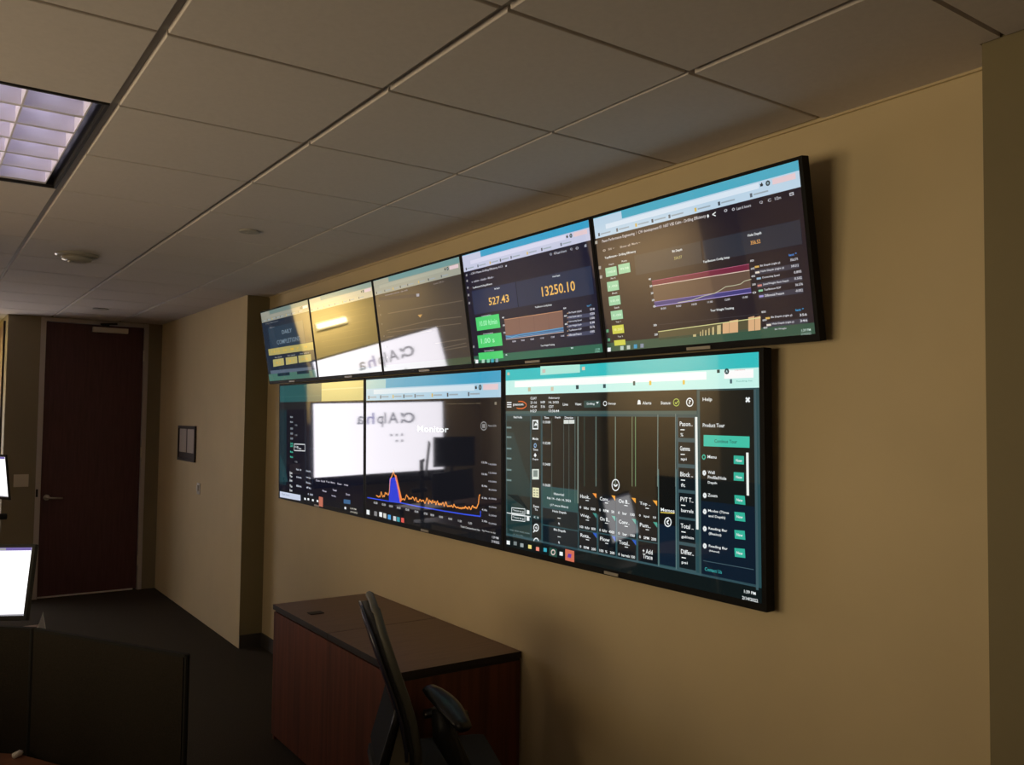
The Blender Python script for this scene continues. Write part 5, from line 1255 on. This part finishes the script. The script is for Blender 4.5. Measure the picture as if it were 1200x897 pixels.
class Flat:
    """flat coloured picture of a display: x to the viewer's right, z up, layers 0.25 mm apart"""
    def __init__(self, W, Hh, x0, z0): self.v = []; self.f = []; self.c = []; self.W, self.H, self.x0, self.z0 = W, Hh, x0, z0
    def pt(self, s, t, l): return (self.x0 + s * self.W, -0.0006 - 0.00025 * l, self.z0 + (1 - t) * self.H)
    def face(self, pts, col, l):
        a = len(self.v); pts = list(pts)
        area = sum(pts[i][0] * pts[(i + 1) % len(pts)][1] - pts[(i + 1) % len(pts)][0] * pts[i][1] for i in range(len(pts)))
        if area > 0: pts.reverse()
        # in (s, t) with t down a negative area turns counter-clockwise for the viewer
        self.v += [self.pt(s, t, l) for s, t in pts]; self.f.append(tuple(range(a, a + len(pts)))); self.c.append(lin(col))
    def rect(self, s0, t0, s1, t1, col, l): self.face([(s0, t0), (s1, t0), (s1, t1), (s0, t1)], col, l)
    def line(self, P, w, col, l):
        asp = self.W / self.H
        for (a, b), (c, d) in zip(P, P[1:]):
            dx, dy = (c - a) * asp, d - b; n = math.hypot(dx, dy) or 1
            w_ = w * 1.25; ox, oy = -dy / n * w_ / 2 / asp, dx / n * w_ / 2
            self.face([(a + ox, b + oy), (c + ox, d + oy), (c - ox, d - oy), (a - ox, b - oy)], col, l)
    def text(self, s0, s1, tc, h, txt, col, l):
        if not txt.strip(): return
        vv, ff, xa, xb, ya, yb = TEXTS[txt]; a = len(self.v)
        if txt == '\u2014': ya, yb = (ya + yb) / 2 - .04, (ya + yb) / 2 + .04
        sx = (s1 - s0) / max(xb - xa, 1e-3); sy = h / max(yb - ya, 1e-3)
        for x, y in vv: self.v.append(self.pt(s0 + (x - xa) * sx, tc + h / 2 - (y - ya) * sy, l))
        for p_ in ff: self.f.append(tuple(a + i for i in p_)); self.c.append(lin(col))
    def build(self, name, parent):
        me = bpy.data.meshes.new(name); me.from_pydata(self.v, [], self.f); me.materials.append(M['display'])
        at = me.color_attributes.new('Col', 'FLOAT_COLOR', 'CORNER'); buf = []
        for p_, c in zip(me.polygons, self.c): buf += [c[0], c[1], c[2], 1.0] * p_.loop_total
        at.data.foreach_set('color', buf)
        o = bpy.data.objects.new(name, me); COL.objects.link(o); o.parent = parent; return o

def draw(key, fl, items):
    for e in items:
        if e[0] == 'r': fl.rect(e[1], e[2], e[3], e[4], e[5], e[6])
        elif e[0] == 'q': fl.face(e[1], e[2], e[3])
        elif e[0] == 'l': fl.line(e[1], e[2], e[3], e[4])
        else: fl.text(e[1], e[2], e[3], e[4], e[5], e[6], e[7])

for row in (1, 2):
    P = TV[row]; T = P['t']
    rot = Matrix(((0, math.cos(T), -math.sin(T)), (-1, 0, 0), (0, math.sin(T), math.cos(T)))).to_4x4()
    sd, tp, bt = P['bz']; w, h = P['w'] - .003, P['h']
    W, Hd = P['w'] - 2 * sd, h - tp - bt
    shared = {}
    for i in range(P['n']):
        key = 'UL'[row - 1] + str(P['n'] - i)
        root = thing('wall_television', TV_LABEL[key], 'television', group='televisions in the %s row' % ('upper' if row == 1 else 'lower'))
        root.matrix_world = Matrix.Translation((-P['d'], P['y'] + P['w'] * (i + .5), P['z'])) @ rot
        if not shared:
            dep = .034 if row == 1 else .04
            bm = bmesh.new(); bx(bm, (-w / 2, 0, 0), (w / 2, dep, h), .003)
            shared['casing'] = obj('casing', bm, M['tvblack'], root)
            bm = bmesh.new(); bx(bm, (-.055, -.004, .004), (.055, 0, .004 + .011), .001)
            if row == 2: 
                bm.free(); bm = bmesh.new(); bx(bm, (-.04, -.004, .005), (.04, 0, .005 + .011), .001)
            shared['logo_plate'] = obj('logo_plate', bm, M['logo'], root)
            # wall bracket reaching from the casing back to the wall
            bm = bmesh.new()
            zt = h * .72; reach = (P['d'] + zt * math.sin(T)) / math.cos(T) - .004
            for s in (-1, 1): bx(bm, (s * .16 - .015, dep, h * .25), (s * .16 + .015, dep + .006, h * .8))
            bx(bm, (-.05, dep, zt - .03), (.05, max(dep + .008, reach - zt * 0), zt + .03))
            shared['wall_bracket'] = obj('wall_bracket', bm, M['bracket'], root)
        else:
            for n_, o_ in shared.items():
                c = o_.copy(); COL.objects.link(c); c.parent = root
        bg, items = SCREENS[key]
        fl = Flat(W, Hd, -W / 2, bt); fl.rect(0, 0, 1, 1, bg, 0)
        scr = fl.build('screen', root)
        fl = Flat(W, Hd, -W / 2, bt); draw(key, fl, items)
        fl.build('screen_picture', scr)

# ------------------------------------------------------------------ storage cabinets under the televisions
CT, CF = .742, -.600
def cabinet(y0, y1, label):
    yc = (y0 + y1) / 2
    root = thing('storage_cabinet', label, 'cabinet', (-.31, yc, 0), 0, 'dark wood cabinets under the televisions')
    hy_ = (y1 - y0) / 2
    def K(x, y, z): return (x + .31, y - yc, z)
    top = bmesh.new(); bx(top, K(CF - .012, y0 + .0015, CT - .028), K(-.004, y1 - .0015, CT), .002)
    for f in top.faces:
        if abs(f.normal.z) < .5: f.material_index = 1
    obj('worktop', top, None, root, mats=[M['mah_top'], M['mah_edge']])
    box_obj('top_rail', K(CF + .004, y0 + .006, CT - .040), K(-.01, y1 - .006, CT - .028), M['mah_edge'], root)
    box_obj('side_panel', K(CF + .004, y0 + .003, 0.0), K(-.01, y0 + .021, CT - .040), M['mah_side'], root)
    box_obj('side_panel', K(CF + .004, y1 - .021, 0.0), K(-.01, y1 - .003, CT - .040), M['mah_side'], root)
    box_obj('back_panel', K(-.02, y0 + .021, .03), K(-.01, y1 - .021, CT - .040), M['mah_side'], root)
    box_obj('front_panel', K(CF - .004, y0 + .0005, .03), K(CF + .004, y1 - .0005, CT - .042), M['mah_side'], root)
    box_obj('plinth', K(CF + .03, y0 + .021, 0), K(CF + .045, y1 - .021, .03), M['mah_edge'], root)
    return root
cabinet(3.178, 3.948, 'dark wood cabinet nearer the office chair, plain top without grommet')
c2 = cabinet(3.948, 4.718, 'dark wood cabinet at the far end with a cable grommet in its top')
bm = bmesh.new(); bx(bm, (-.225, .02, CT), (-.150, .075, CT + .004), .0015); obj('cable_grommet', bm, M['mah_edge'], c2)

# ------------------------------------------------------------------ office chair beside the cabinets
ch = thing('office_chair', 'black office chair with tall curved back beside the wooden cabinet', 'chair', (-.62, 2.86, 0), math.atan2(-.36, .93))
prof = [(-.300, 1.095), (-.282, 1.03), (-.255, .95), (-.226, .87), (-.200, .80), (-.175, .72), (-.155, .62), (-.150, .54)]
wid = [.145, .205, .228, .235, .238, .236, .228, .21]
def back_sheet(bm, off, nseg=10, bow=.008, shrink=0.0):
    rows = []
    for (px, pz), wv in zip(prof, wid):
        rows.append([bm.verts.new((px + off - bow * (1 - (2 * k / nseg - 1) ** 2), (2 * k / nseg - 1) * (wv - shrink), pz - (.02 * (2 * k / nseg - 1) ** 2 if pz > 1.09 else 0))) for k in range(nseg + 1)])
    return rows
def slab(off0, off1, shrink=0.0):
    bm = bmesh.new(); A = back_sheet(bm, off0, shrink=shrink); B = back_sheet(bm, off1, shrink=shrink)
    for S_, rev in ((A, False), (B, True)):
        for a, b in zip(S_, S_[1:]):
            for k in range(len(a) - 1):
                q = (a[k], a[k + 1], b[k + 1], b[k]); bm.faces.new(q[::-1] if rev else q)
    n = len(A)
    for i in range(n - 1):
        for k in (0, -1): bm.faces.new((A[i][k], A[i + 1][k], B[i + 1][k], B[i][k]))
    for i in (0, -1):
        for k in range(len(A[0]) - 1): bm.faces.new((A[i][k], A[i][k + 1], B[i][k + 1], B[i][k]))
    bmesh.ops.recalc_face_normals(bm, faces=bm.faces); return bm
obj('backrest', slab(.012, .050, .008), M['fabric'], ch, True)
obj('back_shell', slab(.0, .012), M['backshell'], ch, True)
# light edge strip running up one side of the back, round its top and down the other
side = [(px + .046, wv - .004, pz) for (px, pz), wv in zip(prof, wid)]
top = [(prof[0][0] + .040, (wid[0] - .004) * math.cos(t_), prof[0][1] + .012 * math.sin(t_)) for t_ in [math.pi * k / 8 for k in range(1, 8)]]
pts = [(x, -y, z) for x, y, z in side[::-1]] + [(x, -y, z) for x, y, z in top] + side
bm = bmesh.new(); tube(bm, pts, .015, 8); obj('edge_trim', bm, M['trimgrey'], ch, True)
bm = bmesh.new()                                  # flared support behind the lumbar, as wide as the seat back
sp = [(-.176, .765), (-.190, .70), (-.218, .60), (-.240, .52), (-.21, .48), (-.13, .48), (-.14, .62), (-.162, .70)]
a = [bm.verts.new((x, -.215, z)) for x, z in sp]; b = [bm.verts.new((x, .215, z)) for x, z in sp]
for k in range(len(sp)): bm.faces.new((a[k], a[(k + 1) % len(sp)], b[(k + 1) % len(sp)], b[k]))
bm.faces.new(a); bm.faces.new(b[::-1]); bmesh.ops.recalc_face_normals(bm, faces=bm.faces)
bmesh.ops.bevel(bm, geom=list(bm.edges), offset=.006, segments=2, affect='EDGES')
sup = obj('lumbar_support', bm, M['supportblack'], ch)
for y in (-.2175, .2175):                         # end plates added in paler grey to paint the light on them
    bm = bmesh.new(); cx_, cz_ = -.176, .60
    a = [bm.verts.new((cx_ + (x - cx_) * .80 + .008, y - .0015, cz_ + (z - cz_) * .90)) for x, z in sp]; b = [bm.verts.new((cx_ + (x - cx_) * .80 + .008, y + .0015, cz_ + (z - cz_) * .90)) for x, z in sp]
    for k in range(len(sp)): bm.faces.new((a[k], a[(k + 1) % len(sp)], b[(k + 1) % len(sp)], b[k]))
    bm.faces.new(a); bm.faces.new(b[::-1]); bmesh.ops.recalc_face_normals(bm, faces=bm.faces)
    obj('end_light_plate', bm, M['endlitgrey'], sup)
bm = bmesh.new(); tube(bm, [(-.178, -.218, .77), (-.197, -.22, .70), (-.227, -.22, .60), (-.248, -.218, .52)], .012, 8); obj('support_rib', bm, M['black'], sup, True)
bm = bmesh.new(); bx(bm, (-.25, -.235, .44), (.23, .235, .50), .03); obj('seat', bm, M['fabric'], ch)
bm = bmesh.new(); bx(bm, (-.22, -.19, .405), (.18, .19, .44), .01); obj('seat_pan', bm, M['black'], ch)
bm = bmesh.new(); bx(bm, (-.24, -.05, .40), (-.10, .05, .43), .008); bx(bm, (-.235, -.04, .43), (-.20, .04, .50), .008); obj('back_bar', bm, M['black'], ch)
def arm(A_, B_, foot):
    A_, B_ = Vector(A_), Vector(B_); d = (B_ - A_); Ln = d.length; d.normalize()
    sdv = d.cross(Vector((0, 0, 1))).normalized(); upv = sdv.cross(d)
    bm = bmesh.new(); N = 9; rings = []
    for k in range(N):
        u = k / (N - 1); c = A_ + d * Ln * u + upv * (.014 * math.sin(math.pi * u))
        wv = .050 * (math.sin(math.pi * (.12 + .76 * u)) ** .5); th = .016
        rings.append([bm.verts.new(c + sdv * wv * math.cos(2 * math.pi * q / 12) + upv * th * math.sin(2 * math.pi * q / 12)) for q in range(12)])
    for r0, r1 in zip(rings, rings[1:]):
        for q in range(12): bm.faces.new((r0[q], r0[(q + 1) % 12], r1[(q + 1) % 12], r1[q]))
    bm.faces.new(rings[0][::-1]); bm.faces.new(rings[-1]); bmesh.ops.recalc_face_normals(bm, faces=bm.faces)
    pad = obj('armrest', bm, M['blackgloss'], ch, True)
    bm = bmesh.new(); mid = A_.lerp(B_, .45)
    tube(bm, [mid - upv * .01, mid - Vector((0, 0, .10)), Vector(foot) + Vector((0, 0, .06)), Vector(foot), Vector((foot[0], foot[1] * .7, foot[2]))], [.046, .044, .034, .026, .02], 12)
    obj('armrest_post', bm, M['black'], pad, True)
def loc_(x, y, z):
    dx, dy = x + .62, y - 2.86; n = math.hypot(.93, .36); c, s = .93 / n, -.36 / n
    return (c * dx + s * dy, -s * dx + c * dy, z)
arm(loc_(-.712, 2.775, .800), loc_(-.700, 2.545, .722), (.085, -.285, .42))
arm((-.02, .245, .585), (.16, .245, .57), (.05, .245, .42))
bm = bmesh.new(); tube(bm, [(0, 0, .10), (0, 0, .22), (0, 0, .23), (0, 0, .41)], [.03, .03, .018, .018], 14); obj('gas_column', bm, M['black'], ch, True)
for k in range(5):
    a_ = 2 * math.pi * k / 5 + .3; dx, dy = math.cos(a_), math.sin(a_)
    bm = bmesh.new(); tube(bm, [(0, 0, .105), (dx * .14, dy * .14, .095), (dx * .275, dy * .275, .075)], [.028, .022, .016], 8); lg = obj('base_leg', bm, M['black'], ch, True)
    bm = bmesh.new()
    for s in (-1, 1): tube(bm, [(dx * .275 - dy * .010 * s, dy * .275 + dx * .010 * s, .028), (dx * .275 - dy * .026 * s, dy * .275 + dx * .026 * s, .028)], .028, 14)
    tube(bm, [(dx * .275, dy * .275, .03), (dx * .275, dy * .275, .08)], .008, 8)
    obj('caster', bm, M['black'], lg)

# ------------------------------------------------------------------ divider screens, desks and desk monitors at the left
J, E2, E0 = Vector((-1.966, 3.075, 0)), Vector((-1.645, 2.512, 0)), Vector((-2.62, 3.70, 0))
dv = thing('desk_divider', 'dark fabric desk divider of two panels in the lower left corner', 'desk divider', J)
def panel(A_, B_, z0, z1, nm='divider_panel'):
    A_, B_ = Vector(A_) - J, Vector(B_) - J; d = (B_ - A_).normalized(); n = Vector((d.y, -d.x, 0)); th = .008
    def quad(ext0, ext1, th_): return [(A_ + d * ext0 + n * th_).to_2d(), (B_ - d * ext1 + n * th_).to_2d(), (B_ - d * ext1 - n * th_).to_2d(), (A_ + d * ext0 - n * th_).to_2d()]
    bm = bmesh.new(); prism(bm, quad(.012, .006, th), z0, z1 - .008); p_ = obj(nm, bm, M['panel'], dv)
    bm = bmesh.new(); prism(bm, quad(.012, .0, th + .0004), z1 - .008, z1); obj('top_rail', bm, M['panelrail'], p_)
    return p_
panel(J, E2, .03, 1.12); panel(E0, J, .03, 1.12)
for c_, r_ in ((J, .011), (E2, .0075)):
    bm = bmesh.new(); tube(bm, [(c_.x - J.x, c_.y - J.y, .0), (c_.x - J.x, c_.y - J.y, 1.119)], r_, 10); obj('divider_post', bm, M['panelrail'], dv)
dk = thing('desk', 'reddish wood desk in front of the dark divider, bottom left corner', 'desk', (-2.3, 2.6, 0))
dn = Vector((-.868, -.497, 0)); dd = (E2 - J).normalized()
A0 = J + dn * .030 + dd * .0; A1 = J + dd * .40 + dn * .030
poly = [A0, A1, A1 + dd * .06 + dn * .06, A1 + dd * .02 + dn * .7, A0 + dn * .72 - dd * .5, A0 - dd * .02 + Vector((-.52, .50, 0)) + dn * .03]
bm = bmesh.new(); prism(bm, [(q.x + 2.3, q.y - 2.6) for q in poly], .712, .74); obj('worktop', bm, M['desk'], dk)
for q in (A1 + dn * .12 - dd * .08, A1 + dn * .6 - dd * .08, A0 + dn * .62 - dd * .35):
    bm = bmesh.new(); tube(bm, [(q.x + 2.3, q.y - 2.6, 0), (q.x + 2.3, q.y - 2.6, .712)], .02, 10); obj('leg', bm, M['black'], dk)
t = thing('cable_clip', 'tiny white plastic cap on the wood desk against the divider', 'clip', (-2.012, 3.03, .74))
bm = bmesh.new(); tube(bm, [(0, 0, .009), (.018, .012, .011), (.024, .017, .010)], [.009, .009, .005], 10); obj('cap', bm, M['white'], t, True)

for yc, y0, y1, xr, lab in ((4.86, -.55, .02, .62, 'desk behind the divider holding the nearer bright monitor'), (6.95, -.45, .45, .44, 'desk farther back holding the raised bright monitor')):
    dk = thing('desk', lab, 'desk', (-2.35, yc, 0))
    box_obj('worktop', (-.52, y0, .712), (xr, y1, .74), M['mah_top'], dk, .003)
    for x in (-.45, xr - .06):
        for y in (y0 + .05, y1 - .05): box_obj('leg', (x - .025, y - .025, 0), (x + .025, y + .025, .712), M['black'], dk)

def monitor(corner, facing, tilt, w, h, label, stand_z, name='desk_monitor', lit=True, group=None, dep=.035):
    """corner: top right outer corner; facing: horizontal direction the screen looks to"""
    f = Vector((facing[0], facing[1], 0)).normalized(); ex = Vector((-f.y, f.x, 0)); ey = -f
    ct, st_ = math.cos(tilt), math.sin(tilt)
    Z = Vector((0, 0, 1)) * ct + ey * st_; Y = ey * ct - Vector((0, 0, 1)) * st_
    base = Vector(corner) - ex * w / 2 - Z * h
    foot = base + ey * .13; foot.z = stand_z
    root = thing(name, label, 'monitor', foot, 0, group)
    mt = Matrix((ex, Y, Z)).transposed().to_4x4(); mt.translation = base - foot
    def B(nm, lo, hi, m, par, bev=0.0):
        bm = bmesh.new(); bx(bm, lo, hi, bev, 0, mt); return obj(nm, bm, m, par)
    B('casing', (-w / 2, 0, 0), (w / 2, dep, h), M['greyplastic'] if lit else M['black'], root, .004)
    bz = .016
    sc_ = B('screen', (-w / 2 + bz, -.0015, bz + .006), (w / 2 - bz, 0, h - bz), M['monwhite'] if lit else M['offscreen'], root)
    if lit:
        B('toolbar', (-w / 2 + bz, -.0025, h - bz - .014), (w / 2 - bz, -.0015, h - bz), M['monpurple'], sc_)
        B('page_tab', (-w / 2 + bz, -.0035, h - bz - .012), (w * .27, -.0025, h - bz - .002), M['montask'], sc_)
        B('taskbar', (-w / 2 + bz, -.0025, bz + .006), (w / 2 - bz, -.0015, bz + .013), M['montask'], sc_)
    bm = bmesh.new()
    neck = base + ey * .06 + Z * h * .45 - foot
    tube(bm, [neck - ey * .03, neck, Vector((neck.x, neck.y, .012))], .02, 10)
    obj('stand', bm, M['black'], root, True)
    bm = bmesh.new(); c0 = Vector((neck.x, neck.y, 0))
    prism(bm, [((c0 + ex * a_ + ey * b_).x, (c0 + ex * a_ + ey * b_).y) for a_, b_ in ((-.11, -.10), (.11, -.10), (.11, .08), (-.11, .08))], 0, .012); obj('foot', bm, M['black'], root)
    if dep < .02:                                  # the raised one hangs on an arm with a cross bar
        c0 = Vector((neck.x, neck.y, 0)); bm = bmesh.new()
        zb = 1.045 - stand_z
        tube(bm, [(neck.x - .05, neck.y, zb), (neck.x + .10, neck.y + .01, zb)], .022, 10)
        obj('arm_bar', bm, M['black'], root, True)
    return root
monitor((-1.806, 4.574, 1.181), (-.45, -.89), math.radians(13), .55, .345, 'bright white monitor at the left edge, the lower and nearer of two', .74)
monitor((-1.757, 6.90, 1.502), (-.88, -.47), math.radians(-7), .55, .320, 'bright white monitor raised high at the left edge, the upper one', .74, dep=.010)
t = thing('tent_card', 'small folded white card standing on the desk behind the divider', 'card', (-1.768, 4.66, .74))
bm = bmesh.new()
v = [bm.verts.new(q) for q in ((-.018, -.006, 0), (.024, .012, 0), (.012, .0, .105), (-.01, .05, 0), (.034, .05, 0))]
bm.faces.new((v[0], v[1], v[2])); bm.faces.new((v[1], v[4], v[2])); bm.faces.new((v[4], v[3], v[2])); bm.faces.new((v[3], v[0], v[2])); bm.faces.new((v[0], v[3], v[4], v[1]))
bmesh.ops.recalc_face_normals(bm, faces=bm.faces); obj('card', bm, M['white'], t)

# ------------------------------------------------------------------ what the glossy screens mirror: wall display and a stacked pair of dark monitors
wt = thing('presentation_display', 'large bright display on the far recess wall, mirrored in the wall televisions', 'television', (-2.915, 10.25, .82))
Wd, Hd = 1.91, 1.09
bm = bmesh.new(); bx(bm, (-Wd / 2, 0, 0), (Wd / 2, .06, Hd), .004); obj('casing', bm, M['tvblack'], wt)
sc_ = box_obj('screen', (-Wd / 2 + .016, -.002, .14), (Wd / 2 - .016, 0, Hd - .02), M['tvwhite'], wt)
box_obj('taskbar', (-Wd / 2 + .016, -.002, .03), (Wd / 2 - .016, 0, .14), M['offscreen'], wt)
def lit_text(txt, x0, x1, z0, z1, m):
    vv, ff, xa, xb, ya, yb = TEXTS[txt]
    me = bpy.data.meshes.new('logo_letter'); me.from_pydata([(x0 + (x - xa) / (xb - xa) * (x1 - x0), -.004, z0 + (y - ya) / (yb - ya) * (z1 - z0)) for x, y in vv], [], ff); me.materials.append(m)
    o = bpy.data.objects.new('logo_letter', me); COL.objects.link(o); o.parent = sc_
LX = -.50
lit_text('\u03b1', LX, LX + .22, .79, .93, M['logogrey']); lit_text('A', LX + .25, LX + .40, .79, .94, M['logogrey'])
lit_text('lp', LX + .43, LX + .56, .745, .94, M['logogrey']); lit_text('h', LX + .60, LX + .71, .79, .94, M['logoviolet']); lit_text('a', LX + .75, LX + .85, .79, .90, M['logogrey'])
for r_ in range(2):
    for c_ in range(3 - r_): box_obj('page_icon', (LX + .18 + c_ * .08, -.004, .62 - r_ * .08), (LX + .21 + c_ * .08, -.0025, .65 - r_ * .08), M['logogrey'], sc_)
bm = bmesh.new(); bx(bm, (-.3, .06, .3), (.3, .168, .75)); obj('wall_mount', bm, M['bracket'], wt)
t = thing('side_table', 'dark desk in the far left room half under the stacked monitors', 'desk', (-3.1, 8.75, 0))
box_obj('worktop', (-.75, -.25, .64), (.6, .35, .67), M['desk'], t, .003)
for x in (-.68, .53):
    for y in (-.2, .3): box_obj('leg', (x - .02, y - .02, 0), (x + .02, y + .02, .64), M['black'], t)
t = thing('stacked_monitors', 'two dark monitors stacked on one pole, seen only mirrored in the middle lower television', 'monitor', (-3.07, 8.72, .67))
for z0, tl in ((.05, .06), (.45, -.02)):
    bm = bmesh.new(); bx(bm, (-.28, -.06, z0), (.28, -.03, z0 + .35), .004, 0, Matrix.Rotation(tl, 4, 'Y')); obj('monitor_panel', bm, M['black'], t)
bm = bmesh.new(); tube(bm, [(0, 0, 0), (0, 0, .80)], .02, 10); bx(bm, (-.12, -.1, 0), (.12, .1, .012)); bx(bm, (-.03, -.035, .2), (.03, 0, .26)); bx(bm, (-.03, -.035, .58), (.03, 0, .64)); obj('pole_stand', bm, M['black'], t)

t = thing('wall_light', 'warm light bar on the recess wall above the bright display, mirrored in the screens', 'wall light', (-2.43, 10.42, 2.30))
box_obj('back_plate', (-.22, -.02, -.05), (.22, 0, .05), M['pale'], t, .003)
box_obj('light_bar', (-.20, -.05, -.025), (.20, -.02, .025), M['lightbar'], t, .006)
for yc, lab in ((1.55, 'unseen long dark screen added to block low window light, nearer one'), (4.05, 'unseen long dark screen added to block low window light, farther one')):
    t = thing('light_block_screen', lab, 'desk divider', (-3.05, yc, 0))  # unseen screens added to keep window light off the lower room
    box_obj('screen_panel', (-.02, -1.22, .05), (.02, 1.22, 1.20), M['panel'], t)
    box_obj('top_rail', (-.024, -1.22, 1.20), (.024, 1.22, 1.22), M['panelrail'], t)
    for y in (-1.15, 1.15): box_obj('foot', (-.2, y - .03, 0), (.2, y + .03, .05), M['panelrail'], t, .004)
